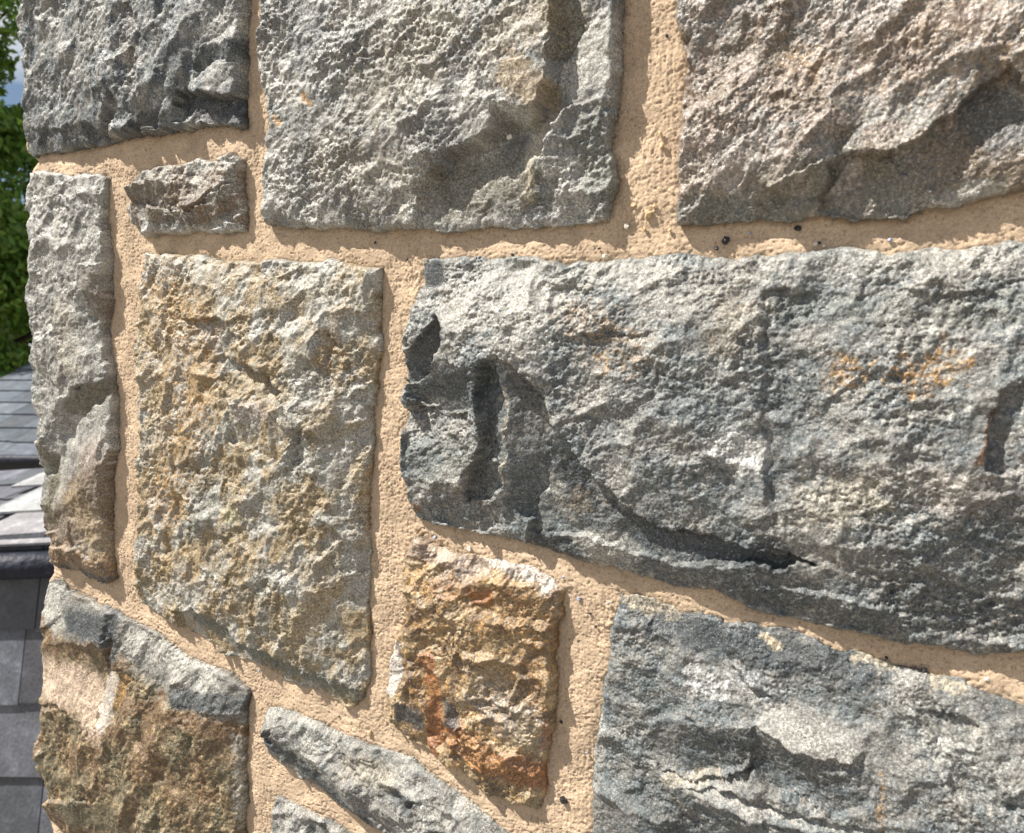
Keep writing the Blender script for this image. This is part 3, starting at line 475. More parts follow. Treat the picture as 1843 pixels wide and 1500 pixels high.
def build_stone(S):
    P = np.array(S['outline'], dtype=float)
    if 'left' in S: P[:, 0] += S['left'] * (P[:, 0] < S['lx'])
    if 'right' in S: P[:, 0] += S['right'][0] * (P[:, 0] > S['right'][1])
    O = px2wall(P, S.get('oh', 8.0)); S['O'] = O
    st = S['step']; seed = S['seed']
    lo = O.min(0) - 4; hi = O.max(0) + 4
    xs = np.arange(lo[0], hi[0], st); ys = np.arange(lo[1], hi[1], st)
    x, y = np.meshgrid(xs, ys)
    x = x + perlin(x * 7.3, y * 7.3, 5) * st * .2
    sd = poly_sdf(O, x, y) + wobble(x, y, seed)
    e = 0.6
    # slope of the distance, to snap the rim onto the outline
    gy, gx = np.gradient(sd, ys, xs); gl = np.sqrt(gx * gx + gy * gy) + 1e-6
    keep = sd > -st * 1.0
    out = keep & (sd < 0)
    x = np.where(out, x + gx / gl * (-sd), x); y = np.where(out, y + gy / gl * (-sd), y)
    sdc = np.maximum(sd, 0)
    # ---- relief
    h = tps(S['base'], x, y)
    rough = np.ones_like(x)
    wx = x + perlin(x / 14, y / 14, seed + 60) * 3.6 + perlin(x / 4.5, y / 4.5, seed + 61) * 1.6
    wy = y + perlin(x / 14, y / 14, seed + 62) * 3.6 + perlin(x / 4.5, y / 4.5, seed + 63) * 1.6
    for (poly, pts, soft, rg) in S['patches']:
        m = sstep(poly_sdf(px2wall(poly), wx, wy), -soft * .55, soft * .55)
        h = h * (1 - m) + np.clip(tps(pts, x, y), 2, 45) * m
        rough = rough * (1 - m) + rg * m
    ang = R(S.get('grainang', 40)); an = S.get('aniso', 1.2)
    a = (x * math.cos(ang) + y * math.sin(ang)) / an; b = (-x * math.sin(ang) + y * math.cos(ang))
    ls, la, fs = S['lump']
    bwx = a + perlin(x / 22, y / 22, seed + 70) * 9; bwy = b + perlin(x / 22, y / 22, seed + 71) * 9
    fac = scoops(bwx / fs, bwy / fs, seed + 9) - 0.25
    fac2 = scoops(bwx / (fs * .42), bwy / (fs * .42), seed + 10) - 0.25
    lum = fbm(a / ls, b / ls, seed + 20, 4, 0.62)
    lum2 = fbm(bwx / (ls * .5), bwy / (ls * .5), seed + 30, 3, 0.6, ridge=True)
    gr = 0.62 - grains(x / 1.9, y / 1.9, seed + 41)
    patchy = np.clip(.8 + 1.0 * perlin(x / 42, y / 42, seed + 44), .35, 1.4)
    rl = 0.2 + 0.8 * rough
    tt = fbm(bwx / 46, bwy / 46, seed + 47, 3, .5) * 4.5
    fr_ = tt - np.floor(tt); terr = np.floor(tt) + sstep(fr_, .80, 1.0) + fr_ * .25
    h = h + rl * (fac * S.get('mac', 7.0) + fac2 * 2.0 + terr * S.get('terr', .35)) + rough * patchy * (lum * la * 1.25 + (lum2 - .4) * la * .45)
    h = h + (.35 + .65 * rough) * (fbm(bwx / 42, bwy / 42, seed + 48, 2, .45) * S.get('low', 5.0))
    h = h + (0.2 + 0.8 * rough) * (.5 + .5 * patchy) * (gr * 1.15 + perlin(x / 1.35, y / 1.35, seed + 50) * 0.75 + perlin(x / 5.2, y / 5.2, seed + 51) * .8)
    # occasional little breaks
    ck = np.abs(perlin(bwx / 40, bwy / 60, seed + 80)); h = h - 1.2 * np.exp(-(ck / 0.010) ** 2) * sstep(perlin(x / 40, y / 40, seed + 81), .3, .5)
    # ---- rim
    w = 1.2 + 6.0 * np.clip(perlin(x / 17, y / 17, seed + 90) - .05, 0, 1)
    he = S['he'] + perlin(x / 12, y / 12, seed + 91) * 2.5
    he = np.minimum(np.maximum(he, h * .45), h)
    h = h - (h - he) * np.exp(-sdc / w)
    h = np.maximum(h, 4.2 + 0.5 * gr)
    # ---- colour
    pal = [np.array(G[c]) for c in S['pal']]
    n1 = fbm(a / 38, b / 38, seed + 101, 4, .6); n2 = fbm(a / 12, b / 12, seed + 102, 4, .65); n3 = fbm(x / 4.5, y / 4.5, seed + 103, 3, .6)
    w1 = sstep(n1 + .35 * n2, -.25, .25)[..., None]; w2 = sstep(n2 + .6 * n3, -.15, .5)[..., None] * .75
    w3 = sstep(-n2 + .5 * n1 + .5 * n3, .0, .55)[..., None] * .7
    col = pal[0] * w1 + pal[1] * (1 - w1); col = col * (1 - w2) + pal[2] * w2; col = col * (1 - w3) + pal[3] * w3
    tn = fbm(x / 7, y / 7, seed + 120, 3, .7)
    spk = sstep(fbm(x / 2.4, y / 2.4, seed + 121, 2, .6), -.25, .25)
    spk2 = sstep(fbm(x / 4.2, y / 4.2, seed + 122, 3, .65), -.12, .22)
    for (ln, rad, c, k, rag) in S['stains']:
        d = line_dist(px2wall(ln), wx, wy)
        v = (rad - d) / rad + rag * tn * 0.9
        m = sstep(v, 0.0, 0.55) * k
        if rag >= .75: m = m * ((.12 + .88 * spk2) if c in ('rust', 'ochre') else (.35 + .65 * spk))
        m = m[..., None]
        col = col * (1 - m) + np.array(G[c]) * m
    # iron freckles
    fr = sstep(fbm(x / 3.2, y / 3.2, seed + 130, 2, .5) + .35 * n1, .42, .6)[..., None] * S.get('freckle', .45)
    col = col * (1 - fr) + np.array(G['brown']) * fr
    col = col * (1 + 0.45 * n3[..., None]) * (1 + .12 * perlin(x / 1.6, y / 1.6, seed + 140)[..., None])
    return emit_grid('stone', x, y, h, keep, MATS[S['mat']], col, 110.0, S['label'])

def emit_grid(name, x, y, h, keep, mat, col, skirt, label=None, parent=None):
    ny, nx = x.shape
    c = keep[:-1, :-1] & keep[1:, :-1] & keep[:-1, 1:] & keep[1:, 1:]
    idx = np.arange(nx * ny).reshape(ny, nx)
    q = np.stack([idx[:-1, :-1][c], idx[:-1, 1:][c], idx[1:, 1:][c], idx[1:, :-1][c]], -1)
    used = np.unique(q); remap = -np.ones(nx * ny, dtype=np.int64); remap[used] = np.arange(len(used))
    co = np.stack([x.ravel()[used], -h.ravel()[used], y.ravel()[used]], -1) / 1000.0
    cc = col.reshape(-1, 3)[used]
    q = remap[q]
    if skirt:
        ed = np.concatenate([q[:, [0, 1]], q[:, [1, 2]], q[:, [2, 3]], q[:, [3, 0]]])
        key = np.minimum(ed[:, 0], ed[:, 1]) * len(used) + np.maximum(ed[:, 0], ed[:, 1])
        _, first, cnt = np.unique(key, return_index=True, return_counts=True)
        be = ed[first[cnt == 1]]
        bv = np.unique(be); r2 = -np.ones(len(used), dtype=np.int64)
        levels = [3.0, -4.0, -skirt]; prev = np.arange(len(used))
        base_n = len(used); allco = [co]; allc = [cc]; allq = [q]
        pm = {}
        prev_idx = bv.copy(); r2[bv] = np.arange(len(bv)); e0, e1 = r2[be[:, 0]], r2[be[:, 1]]
        off = base_n
        for lv in levels:
            nc = co[bv].copy()
            if lv > 0: nc[:, 1] = np.maximum(nc[:, 1], -lv / 1000.0)
            else: nc[:, 1] = -lv / 1000.0
            cur = off + np.arange(len(bv))
            allco.append(nc); allc.append(cc[bv])
            allq.append(np.stack([prev_idx[e1], prev_idx[e0], cur[e0], cur[e1]], -1))
            prev_idx = cur; off += len(bv)
        co = np.concatenate(allco); cc = np.concatenate(allc); q = np.concatenate(allq)
    o = np_mesh(name, co, q, mat, parent or wall, cc)
    if label: o['label'] = label
    return o

for S in STONES:
    build_stone(S)

# ------------------------------------------------------------------ mortar: one sheet in the joints
corner = px2wall([(-60, -900), (35, 0), (40, 272), (60, 290), (50, 312), (52, 450), (66, 745), (76, 860), (90, 1015), (92, 1032), (80, 1046), (72, 1200), (70, 1320), (84, 1470), (92, 1500), (130, 1580), (140, 2300)], 2.0)
def left_limit(v):
    o = np.argsort(corner[:, 1]); return np.interp(v, corner[o, 1], corner[o, 0]) + 5.0
def build_mortar(x0, x1, y0, y1, st, x_hi_res=None):
    xs = np.arange(x0, x1, st); ys = np.arange(y0, y1, st)
    x, y = np.meshgrid(xs, ys)
    sd = np.full(x.shape, -60.0)
    up = np.full(x.shape, -60.0)
    for S in STONES:
        O = S['O']; lo, hi = O.min(0) - 60, O.max(0) + 60
        i0, i1 = np.searchsorted(xs, [lo[0], hi[0]]); j0, j1 = np.searchsorted(ys, [lo[1], hi[1]])
        if i1 <= i0 or j1 <= j0: continue
        sx, sy = x[j0:j1, i0:i1], y[j0:j1, i0:i1]
        d = poly_sdf(O, sx, sy) + wobble(sx, sy, S['seed'])
        sd[j0:j1, i0:i1] = np.maximum(sd[j0:j1, i0:i1], d)
    gy, gx = np.gradient(sd, ys, xs)
    keep = sd < 5.0
    dist = np.maximum(-sd, 0)
    vert = sstep(np.abs(gx) - np.abs(gy), -.4, .4)
    h = 2.8 + perlin(x / 60, y / 60, 301) * 1.8 + perlin(x / 19, y / 19, 302) * 1.0
    # pointing pressed in at the sides; smeared up over the top edges of the stones below
    h = h - 1.3 * np.exp(-dist / 2.2)
    top = np.clip(-gy, 0, 1)            # stone lies below this point
    h = h + 2.4 * np.exp(-dist / 9.0) * top * (0.6 + .8 * perlin(x / 50, y / 50, 305))
    # trowel and brush strokes
    sv = perlin(x / 1.8, y / 16, 311) + .6 * perlin(x / 4.5, y / 30, 312)
    sh = perlin(x / 16, y / 1.8, 313) + .6 * perlin(x / 30, y / 4.5, 314)
    h = h + (vert * sv + (1 - vert) * sh * .6) * .26 * (1 + 1.5 * perlin(x / 30, y / 30, 318))
    sand = 0.6 - grains(x / 1.5, y / 1.5, 320)
    rg = (0.4 + .6 * vert + .7 * sstep(perlin(x / 34, y / 34, 321), -.2, .4)) * (.35 + .65 * sstep(dist, 0, 5))
    h = h - .35 * sstep(perlin(x / 7, y / 5, 327) + .4 * perlin(x / 2.5, y / 2.5, 328), .42, .6)
    h = h + sand * .65 * rg + fbm(x / 4.5, y / 4.5, 322, 4, .8) * .85 * rg
    pit = sstep(perlin(x / 2.6, y / 2.6, 330), .48, .62); h = h - pit * .9
    h = np.where(sd > 2.5, np.minimum(h, 0) - 4 , h)
    lim = left_limit(y); inside = x > lim - 3
    # round the mortar back at the free corner
    dc = np.clip(x - lim, -3, 30); h = h - 5 * np.exp(-(dc + 3) / 4)
    keep &= inside
    n1 = fbm(x / 30, y / 30, 341, 3, .6)[..., None]; n2 = fbm(x / 3, y / 3, 342, 3, .7)[..., None]
    col = np.array((.49, .368, .255)) * (1 + .26 * n1 + .18 * n2)
    pale = sstep(n1, -.1, .6) * .35; col = col * (1 - pale) + np.array((.56, .43, .30)) * pale
    gritc = sstep(perlin(x / 1.9, y / 1.9, 350), .58, .68)[..., None] * .6
    col = col * (1 - gritc) + np.array((.13, .09, .06)) * gritc
    return x, y, h, keep, col
WL = px2wall([(-40, 750)])[0][0]
LV = left_limit(np.array([0.0]))[0]
MX1 = px2wall([(2750, 750)])[0][0]
x, y, h, keep, col = build_mortar(WL, px2wall([(1900, 750)])[0][0], px2wall([(500, 1640)])[0][1] - 60, px2wall([(700, -160)])[0][1] + 40, 0.8)
mo = emit_grid('mortar', x, y, h, keep, M_MORTAR, col, 60.0)
bk = []
# grit and pebbles bedded in the mortar
def lump_mesh(r, seed, flat=.7):
    rnd = random.Random(seed); bm = bmesh.new(); bmesh.ops.create_icosphere(bm, subdivisions=2, radius=r)
    for v in bm.verts:
        n = v.co.normalized(); k = 1 + .28 * math.sin(n.x * 5 + seed) * math.cos(n.z * 4 + seed * 2) + rnd.uniform(-.1, .1)
        v.co = Vector((v.co.x * k * 1.2, v.co.y * k * flat, v.co.z * k))
    return bm
def flat_mat(name, c, rough=.7, spec=.4, sc=300):
    m, n, l, b = new_mat(name); t = n.new('ShaderNodeTexCoord')
    ns = noise(n, l, t.outputs['Object'], sc, 3)
    r = ramp(n, l, ns.outputs['Fac'], [(.3, tuple(v * .6 for v in c)), (.7, tuple(min(1, v * 1.35) for v in c))])
    l.new(r.outputs[0], b.inputs['Base Color']); b.inputs['Roughness'].default_value = rough
    b.inputs['Specular IOR Level'].default_value = spec
    bp = n.new('ShaderNodeBump'); bp.inputs['Distance'].default_value = .02 / sc * 10; l.new(ns.outputs['Fac'], bp.inputs['Height'])
    l.new(bp.outputs[0], b.inputs['Normal'])
    return m
M_COAL = flat_mat('black_grit', (.02, .02, .022), .4); M_BLUEP = flat_mat('blue_grey_pebble', (.30, .33, .40), .5)
M_PALEP = flat_mat('pale_pebble', (.6, .55, .47), .5); M_SANDP = flat_mat('mortar_crumb', (.50, .36, .21), .9)
rnd = random.Random(4)
def grit(px, py, r, mat, flat=.7, h=4.2):
    u, v = px2wall((px, py), h); bm = lump_mesh(r / 1000, rnd.randrange(99), flat)
    me = bpy.data.meshes.new('grit'); bm.to_mesh(me); bm.free(); me.materials.append(mat)
    o = bpy.data.objects.new('grit', me); COL.objects.link(o); o.parent = mo
    o.location = (u / 1000, -h / 1000, v / 1000); o.rotation_euler = (rnd.uniform(-.4, .4), rnd.uniform(0, 3), 0)
for px, py, r, m in [(1306,433,2.3,M_COAL),(1436,411,1.9,M_COAL),(1014,1441,2.7,M_COAL),(1290,447,1.2,M_COAL),(1475,437,.9,M_COAL),(675,437,1,M_COAL),(733,467,1,M_COAL),(922,458,1.2,M_COAL),(1078,448,.8,M_COAL),
                     (1664,1207,1.7,M_COAL),(1595,1184,1.0,M_COAL),(1072,1128,1.0,M_COAL),(1062,1105,1,M_COAL),(1120,60,.8,M_COAL),(1200,64,1,M_COAL),(1010,1300,1.2,M_COAL),(610,1290,.9,M_COAL),(410,1215,.8,M_COAL),
                     (1042,1078,1.6,M_BLUEP),(1014,1039,1.2,M_BLUEP),(1095,1086,1.1,M_BLUEP),(1056,1355,1.2,M_BLUEP),(783,968,1.7,M_BLUEP),(1602,432,1.3,M_BLUEP),(466,1208,1.3,M_BLUEP),(1349,420,1.0,M_BLUEP),
                     (1468,440,1.2,M_PALEP),(1483,443,1.0,M_PALEP),(988,448,1.1,M_PALEP),(1776,1223,1.2,M_PALEP),(845,988,2,M_PALEP),(260,270,1.1,M_PALEP),(1088,462,1.8,M_PALEP),(1128,407,1.9,M_PALEP),
                     (1168,385,2.8,M_SANDP),(1140,370,1.8,M_SANDP),(1178,372,1.6,M_SANDP),(1192,262,2,M_SANDP),(1160,412,1.5,M_SANDP),(1205,414,1.3,M_SANDP),(665,1320,2.2,M_SANDP),(1188,240,1.4,M_SANDP)]:
    grit(px, py, r, m)
# dried mortar dribbles on the big lumpy stone
for px, py, r, hh in [(917,247,1.8,17),(1003,236,1.9,19),(1009,262,1.3,18),(1024,306,1.2,16)]:
    grit(px, py, r, M_PALEP, .7, hh)
# the body of the wall behind the facing, with mortared joints on the far parts
def box_vf(x0, x1, y0, y1, z0, z1):
    v = [(x0, y0, z0), (x1, y0, z0), (x1, y1, z0), (x0, y1, z0), (x0, y0, z1), (x1, y0, z1), (x1, y1, z1), (x0, y1, z1)]
    return v, [(0, 1, 5, 4), (1, 2, 6, 5), (2, 3, 7, 6), (3, 0, 4, 7), (4, 5, 6, 7), (3, 2, 1, 0)]
M_CORE, n_, l_, b_ = new_mat('wall_core_mortar')
t_ = n_.new('ShaderNodeTexCoord'); q_ = noise(n_, l_, t_.outputs['Object'], 240, 4, .7)
r_ = ramp(n_, l_, q_.outputs['Fac'], [(.3, (.42, .28, .15)), (.7, (.62, .45, .26))]); l_.new(r_.outputs[0], b_.inputs['Base Color'])
b_.inputs['Roughness'].default_value = .95; bp_ = n_.new('ShaderNodeBump'); bp_.inputs['Distance'].default_value = .002
l_.new(q_.outputs['Fac'], bp_.inputs['Height']); l_.new(bp_.outputs[0], b_.inputs['Normal'])
cv, cf = box_vf(LV / 1000 + .022, MX1 / 1000, 0.006, 0.45, -EYE, 1.6)
mesh_obj('wall_body', cv, cf, M_CORE, wall)

# ------------------------------------------------------------------ world behind the corner
def ray(px, py, d):
    """point seen at a photo pixel, d metres forward"""
    cx = (px - 921.5) / FPX; cy = -(py - 750) / FPX
    dx, dy, dz = cx, math.cos(PITCH) + cy * math.sin(PITCH), -math.sin(PITCH) + cy * math.cos(PITCH)
    return Vector((dx / dy * d, d, EYE + dz / dy * d))
# unseen ground, its neutral pale grey picked to add fill from below
M_GROUND, n_, l_, b_ = new_mat('neutral_fill_ground'); t_ = n_.new('ShaderNodeTexCoord')
q_ = noise(n_, l_, t_.outputs['Object'], 3, 6, .7); r_ = ramp(n_, l_, q_.outputs['Fac'], [(.3, (.15, .135, .115)), (.7, (.26, .235, .20))])
l_.new(r_.outputs[0], b_.inputs['Base Color']); b_.inputs['Roughness'].default_value = .9
g = mesh_obj('ground', [(-600, -600, 0), (600, -600, 0), (600, 600, 0), (-600, 600, 0)], [(0, 1, 2, 3)], M_GROUND); tag(g, kind='structure')

# slates
def slate_mat(name, c, rough, spec=.5):
    m, n, l, b = new_mat(name)
    at = n.new('ShaderNodeAttribute'); at.attribute_name = 'tint'
    t = n.new('ShaderNodeTexCoord'); ns = noise(n, l, t.outputs['Object'], 9, 5, .65); n2 = noise(n, l, t.outputs['Object'], 60, 4, .6)
    r = ramp(n, l, ns.outputs['Fac'], [(.3, tuple(v * .65 for v in c)), (.55, c), (.72, tuple(min(1, v * 1.7) for v in c))])
    c1 = mul(n, l, at.outputs['Color'], r.outputs[0]); c2 = mul(n, l, c1.outputs[0], ramp(n, l, n2.outputs['Fac'], [(.3, (.75,) * 3), (.7, (1.25,) * 3)]).outputs[0])
    l.new(c2.outputs[0], b.inputs['Base Color']); b.inputs['Roughness'].default_value = rough; b.inputs['Specular IOR Level'].default_value = spec
    bp = n.new('ShaderNodeBump'); bp.inputs['Distance'].default_value = .004; l.new(n2.outputs['Fac'], bp.inputs['Height']); l.new(bp.outputs[0], b.inputs['Normal'])
    return m
M_SLATE = slate_mat('dark_slate', (.085, .10, .12), .5)
M_SLATEN = slate_mat('weathered_slate', (.10, .105, .12), .55)
M_SLATEB = slate_mat('slate_sun_sheen', (.33, .325, .325), .5, .5)  # sun's sheen put into the colour as a paler slate
M_LEAD = flat_mat('black_gutter_paint', (.012, .014, .028), .6, .35, 12)
M_RENDER = flat_mat('house_render', (.42, .39, .34), .9, .3, 8)
def slates(name, A, B, up, n_course, w, mat, parent, seed, thick=.012, lap=.3, start=(0, 0), end=0):
    """courses of slates laid on the plane from eave line A-B going up by vector `up`"""
    rnd = random.Random(seed); A, B = Vector(A), Vector(B); e = (B - A); L = e.length; e.normalize()
    s = Vector(up) / n_course; nrm = e.cross(s).normalized()
    V, F, C = [], [], []
    for k in range(n_course):
        x = -rnd.random() * w - (k % 2) * w * .5
        while x < L:
            ww = w * rnd.uniform(.88, 1.12); x0, x1 = max(x, start[0] + start[1] * (k + .3)), min(x + ww - .006, L + end * k); x += ww
            if x1 - x0 < .01: continue
            jl = rnd.uniform(-.012, .012)
            lo = A + s * k + s.normalized() * jl; p = len(V)
            tops = s * (1 + lap); lift0 = thick * 1.6; lift1 = thick * .2
            for (xx, uu, hh) in ((x0, 0, lift0), (x1, 0, lift0), (x1, 1, lift1), (x0, 1, lift1)):
                q = lo + e * xx + tops * uu; q2 = q + nrm * hh
                V.append(q2); V.append(q2 - nrm * thick)
            F += [(p, p + 2, p + 4, p + 6), (p + 1, p + 7, p + 5, p + 3), (p, p + 1, p + 3, p + 2), (p + 2, p + 3, p + 5, p + 4), (p + 6, p + 4, p + 5, p + 7), (p, p + 6, p + 7, p + 1)]
            t = rnd.uniform(.55, 1.4); C += [(t * rnd.uniform(.96, 1.04), t, t * rnd.uniform(.97, 1.06))] * 8
    me = bpy.data.meshes.new(name); me.from_pydata([tuple(v) for v in V], [], F); me.update(); me.materials.append(mat)
    a = me.color_attributes.new('tint', 'FLOAT_COLOR', 'POINT')
    a.data.foreach_set('color', np.array([(*c, 1) for c in C], dtype=np.float32).ravel())
    o = bpy.data.objects.new(name, me); COL.objects.link(o); o.parent = parent
    return o
def prism(name, pts, mat, parent, thick):
    """a slab: polygon pts with thickness vector"""
    n = len(pts); t = Vector(thick); v = [Vector(p) for p in pts] + [Vector(p) + t for p in pts]
    f = [tuple(range(n)), tuple(range(2 * n - 1, n - 1, -1))] + [(i, i + n, (i + 1) % n + n, (i + 1) % n) for i in range(n)]
    return mesh_obj(name, v, f, mat, parent)
def tube(name, A, B, r, mat, parent, half=False, seg=14):
    A, B = Vector(A), Vector(B); d = (B - A).normalized(); s = d.cross(Vector((0, 0, 1))).normalized(); u = s.cross(d)
    V, F = [], []
    a0, a1 = (math.pi, 2 * math.pi) if half else (0, 2 * math.pi)
    m = seg + 1 if half else seg
    for P in (A, B):
        for rr in ((r, r * .86) if half else (r,)):
            for i in range(m):
                a = a0 + (a1 - a0) * i / seg; V.append(P + s * math.cos(a) * rr + u * math.sin(a) * rr)
    if half:
        for i in range(seg):
            F.append((i, i + 1, 2 * m + i + 1, 2 * m + i)); F.append((m + i + 1, m + i, 3 * m + i, 3 * m + i + 1))
            F.append((i, m + i, m + i + 1, i + 1)); F.append((2 * m + i, 2 * m + i + 1, 3 * m + i + 1, 3 * m + i))
        F.append((0, 2 * m, 3 * m, m)); F.append((m - 1, 2 * m - 1, 4 * m - 1, 3 * m - 1))
    else:
        for i in range(seg): F.append((i, (i + 1) % seg, m + (i + 1) % seg, m + i))
        F.append(tuple(range(seg - 1, -1, -1))); F.append(tuple(range(m, m + seg)))
    return mesh_obj(name, V, F, mat, parent, smooth=True)

# far house: dark slate roof seen just below eye level
def rel(root, p): return Vector(p) - root.location
fa = ray(-260, 822, 9.6); fb = ray(420, 832, 9.0)
far = empty('slate_roofed_house', (fa.x, fa.y, 0))
tag(far, 'low house with a dark blue-grey slate roof beyond the wall corner, below the trees', 'house')
up_v = Vector((.55, 3.3, 1.27))
A_, B_ = rel(far, fa), rel(far, fb)
slates('roof', A_, B_, up_v, 9, .42, M_SLATE, far, 3, .02)
prism('roof_deck', [A_ - Vector((0, 0, .03)), B_ - Vector((0, 0, .03)), B_ + up_v - Vector((0, 0, .03)), A_ + up_v - Vector((0, 0, .03))], M_SLATE, far, (0, 0, -.12))
tube('ridge_cap', A_ + up_v + Vector((0, 0, .01)), B_ + up_v + Vector((0, 0, .01)), .09, M_SLATE, far)
tube('gutter', A_ + Vector((0, -.03, .0)), B_ + Vector((0, -.03, .0)), .055, M_LEAD, far)
prism('wall', [A_ + Vector((0, .25, -.1)), B_ + Vector((0, .25, -.1)), B_ + Vector((.5, 3.1, -.1)), A_ + Vector((.5, 3.1, -.1))], M_RENDER, far, (0, 0, -(fa.z - .1)))
# nearer wing: slate hung face, black gutter, sunlit pale roof, darker valley roof
na = ray(-420, 1030, 3.9); nb = ray(330, 1000, 3.4)
near = empty('slate_hung_wing', (na.x, na.y, 0))
tag(near, 'nearer wing hung with large grey slates under a black gutter and a pale sunlit roof', 'house')
A_, B_ = rel(near, na), rel(near, nb)
e_ = (B_ - A_).normalized()
pr = prism('slate_backing', [A_ + Vector((0, .03, -.06)), B_ + Vector((0, .03, -.06)), B_ + Vector((0.1, 1.6, -.06)), A_ + Vector((0.1, 1.6, -.06))], M_SLATEN, near, (0, 0, -(na.z - .1)))
dn = Vector((0, -.25, -2.4))
slates('slate_hanging', A_ + dn, B_ + dn + Vector((0, 0, .05)), -dn + Vector((.12, 0, 0)), 7, .40, M_SLATEN, near, 9, .02)
# blue tub at the foot of what is seen
tp = ray(128, 1640, 2.5)
tub = empty('tub', (tp.x, tp.y, tp.z - .55)); tag(tub, 'dark blue round tub with a brown rim, low down against the slate hung face', 'tub')
def lathe(name, prof, mat, parent, seg=40):
    V, F = [], []; m = len(prof)
    for i in range(seg):
        a = 2 * math.pi * i / seg
        for rr, zz in prof: V.append((rr * math.cos(a), rr * math.sin(a), zz))
    for i in range(seg):
        for j in range(m - 1): F.append((i * m + j, ((i + 1) % seg) * m + j, ((i + 1) % seg) * m + j + 1, i * m + j + 1))
    return mesh_obj(name, V, F, mat, parent, smooth=True)
M_BLUE = flat_mat('dark_blue_plastic', (.012, .03, .085), .35, .5, 15); M_BRIM = flat_mat('brown_rim', (.09, .035, .02), .5, .4, 20)
lathe('body', [(0, 0), (.17, 0), (.18, .02), (.215, .54), (.205, .54), (.17, .03), (0, .03)], M_BLUE, tub)
lathe('rim', [(.205, .53), (.232, .535), (.238, .55), (.232, .565), (.205, .57), (.198, .55), (.205, .53)], M_BRIM, tub)
lathe('water', [(0, .47), (.205, .47)], M_BLUE, tub)
tube('gutter', A_ + Vector((0, -.07, .0)), B_ + Vector((0, -.07, .0)), .062, M_LEAD, near)
upn = Vector((.30, 1.10, .28))
slates('roof', A_ + Vector((0, 0, .03)), B_ + Vector((0, 0, .03)), upn, 5, .40, M_SLATEN, near, 12)
prism('roof_deck', [A_, B_, B_ + upn, A_ + upn], M_SLATEN, near, (0, 0, -.06))
# sunlit side of the roof, its sheen painted as pale slate, cut off along a slanting edge
A3, B3 = A_ + Vector((0, -.02, .075)), B_ + Vector((0, -.02, .075))
pn = e_.cross(upn).normalized()
def on_roof(px, py):
    eye = rel(near, (0, 0, EYE)); dd = (ray(px, py, 1.0) - Vector((0, 0, EYE)))
    q = eye + dd * ((A3 - eye).dot(pn) / dd.dot(pn)) - A3
    uu = upn - e_ * upn.dot(e_); t = q.dot(uu) / uu.dot(uu)
    return (q - upn * t).dot(e_), t
(x_a, t_a), (x_b, t_b) = on_roof(-30, 945), on_roof(66, 852)
kk = (x_b - x_a) / (t_b - t_a)
slates('sunlit_roof', A3, B3, upn, 3, 1.1, M_SLATEB, near, 21, start=(x_a - kk * t_a, kk / 3))
A2, B2 = A_ + upn + Vector((0, .02, .0)), B_ + upn + Vector((0, .02, .0))
tube('ridge_cap', A2, B2, .035, M_SLATEN, near)

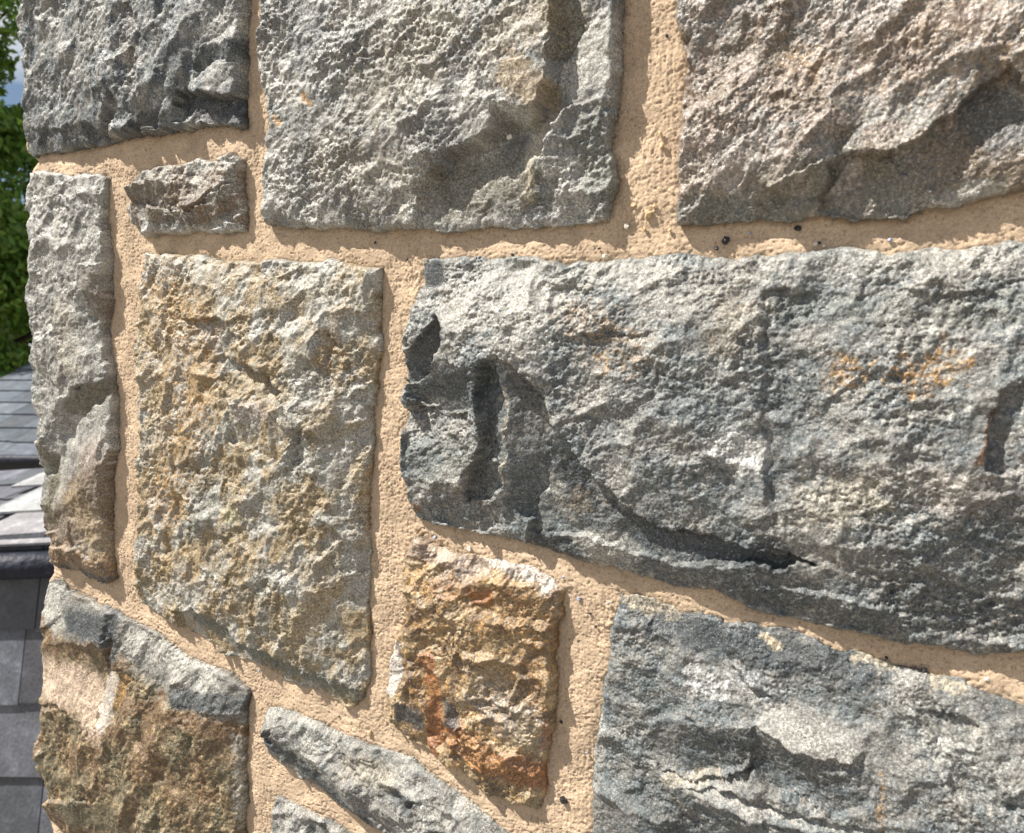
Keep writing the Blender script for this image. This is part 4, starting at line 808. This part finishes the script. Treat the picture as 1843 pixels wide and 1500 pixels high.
# trees
M_LEAF, n_, l_, b_ = new_mat('leaf_green')
oi = n_.new('ShaderNodeAttribute'); oi.attribute_name = 'tint'
l_.new(oi.outputs['Color'], b_.inputs['Base Color']); b_.inputs['Roughness'].default_value = .45
tr = n_.new('ShaderNodeBsdfTranslucent'); l_.new(oi.outputs['Color'], tr.inputs['Color'])
ms = n_.new('ShaderNodeMixShader'); ms.inputs[0].default_value = .35
l_.new(b_.outputs[0], ms.inputs[1]); l_.new(tr.outputs[0], ms.inputs[2]); l_.new(ms.outputs[0], n_['Material Output'].inputs['Surface'])
M_BARK = flat_mat('tree_bark', (.06, .042, .035), .9, .2, 20)
def tree(name, label, base, height, rad, z0, seed, nleaf=26000, leaf=.11, hue=(.075, .16, .025), gaps=.0):
    rng = np.random.RandomState(seed); root = empty(name, base)
    tag(root, label, 'tree')
    # limbs
    V, F = [], []
    def limb(P, Q, r0, r1, k=5, seg=7):
        P, Q = Vector(P), Vector(Q); d = (Q - P).normalized(); s = d.orthogonal().normalized(); t = d.cross(s); b0 = len(V)
        bend = Vector(rng.uniform(-.12, .12, 3)) * (Q - P).length
        for i in range(k + 1):
            f = i / k; c = P.lerp(Q, f) + bend * math.sin(f * math.pi); r = r0 + (r1 - r0) * f
            for j in range(seg):
                a = 2 * math.pi * j / seg; V.append(c + s * math.cos(a) * r + t * math.sin(a) * r)
        for i in range(k):
            for j in range(seg):
                F.append((b0 + i * seg + j, b0 + i * seg + (j + 1) % seg, b0 + (i + 1) * seg + (j + 1) % seg, b0 + (i + 1) * seg + j))
    cz = (z0 + height) / 2; hz = (height - z0) / 2
    limb((0, 0, 0), (0.1, 0, height * .8), .26, .07, 8, 10)
    cl = []
    for i in range(60):
        d = rng.normal(size=3); d /= np.linalg.norm(d); rr = rng.uniform(.35, 1) ** .6
        c = np.array([d[0] * rad * rr, d[1] * rad * rr, cz + d[2] * hz * rr]); cl.append(c)
        if i < 34: limb((0.05, 0, max(z0 * .8, min(c[2] - .6 * rad, height * .7))), c, .09, .015, 4, 5)
    mesh_obj('trunk', V, F, M_BARK, root, smooth=True)
    cl = np.array(cl); cs = rng.uniform(.28, .5, len(cl)) * rad * .75
    k = rng.randint(0, len(cl), nleaf); off = rng.normal(size=(nleaf, 3)); off /= np.linalg.norm(off, axis=1)[:, None]
    c = cl[k] + off * (cs[k] * rng.uniform(.3, 1, nleaf) ** .5)[:, None] * np.array([1, 1, .7])
    a = rng.normal(size=(nleaf, 3)); a /= np.linalg.norm(a, axis=1)[:, None]
    b = rng.normal(size=(nleaf, 3)) + np.array([0, 0, .0]); b -= a * (a * b).sum(1)[:, None]; b /= np.linalg.norm(b, axis=1)[:, None]
    sz = leaf * rng.uniform(.6, 1.2, nleaf)[:, None]
    co = np.stack([c - a * sz, c + b * sz * .45 , c + a * sz, c - b * sz * .45], 1).reshape(-1, 3)
    q = np.arange(nleaf * 4).reshape(-1, 4)
    t = (rng.uniform(.6, 1.3, nleaf)[:, None] * np.array(hue) * (1 + rng.uniform(-.15, .25, (nleaf, 1)) * np.array([1.2, 0, 0])))
    t = np.repeat(t, 4, 0)
    np_mesh('crown', co, q, M_LEAF, root, t, smooth=False)
    return root
def tree_at(px, d, **k):
    p = ray(px, 750, d); p.z = 0; return tree(base=p, **k)
tree_at(-60, 9.5+6, name='leafy_tree', label='broad leafy green tree right beside the wall edge above the roofs', height=11.1, rad=3.0, z0=4.2, seed=5, nleaf=52000, leaf=.095, hue=(.13,.25,.035))
tree_at(-200, 13, name='overhanging_tree', label='tree whose leafy branches reach in high up against the sky', height=13.2, rad=2.45, z0=10.0, seed=8, nleaf=18000, leaf=.09, hue=(.13,.24,.035))
tree_at(60, 24, name='distant_tree', label='darker tree standing farther back behind the leafy one', height=9.5, rad=4, z0=3.5, seed=12, nleaf=32000, leaf=.16, hue=(.05, .11, .02))
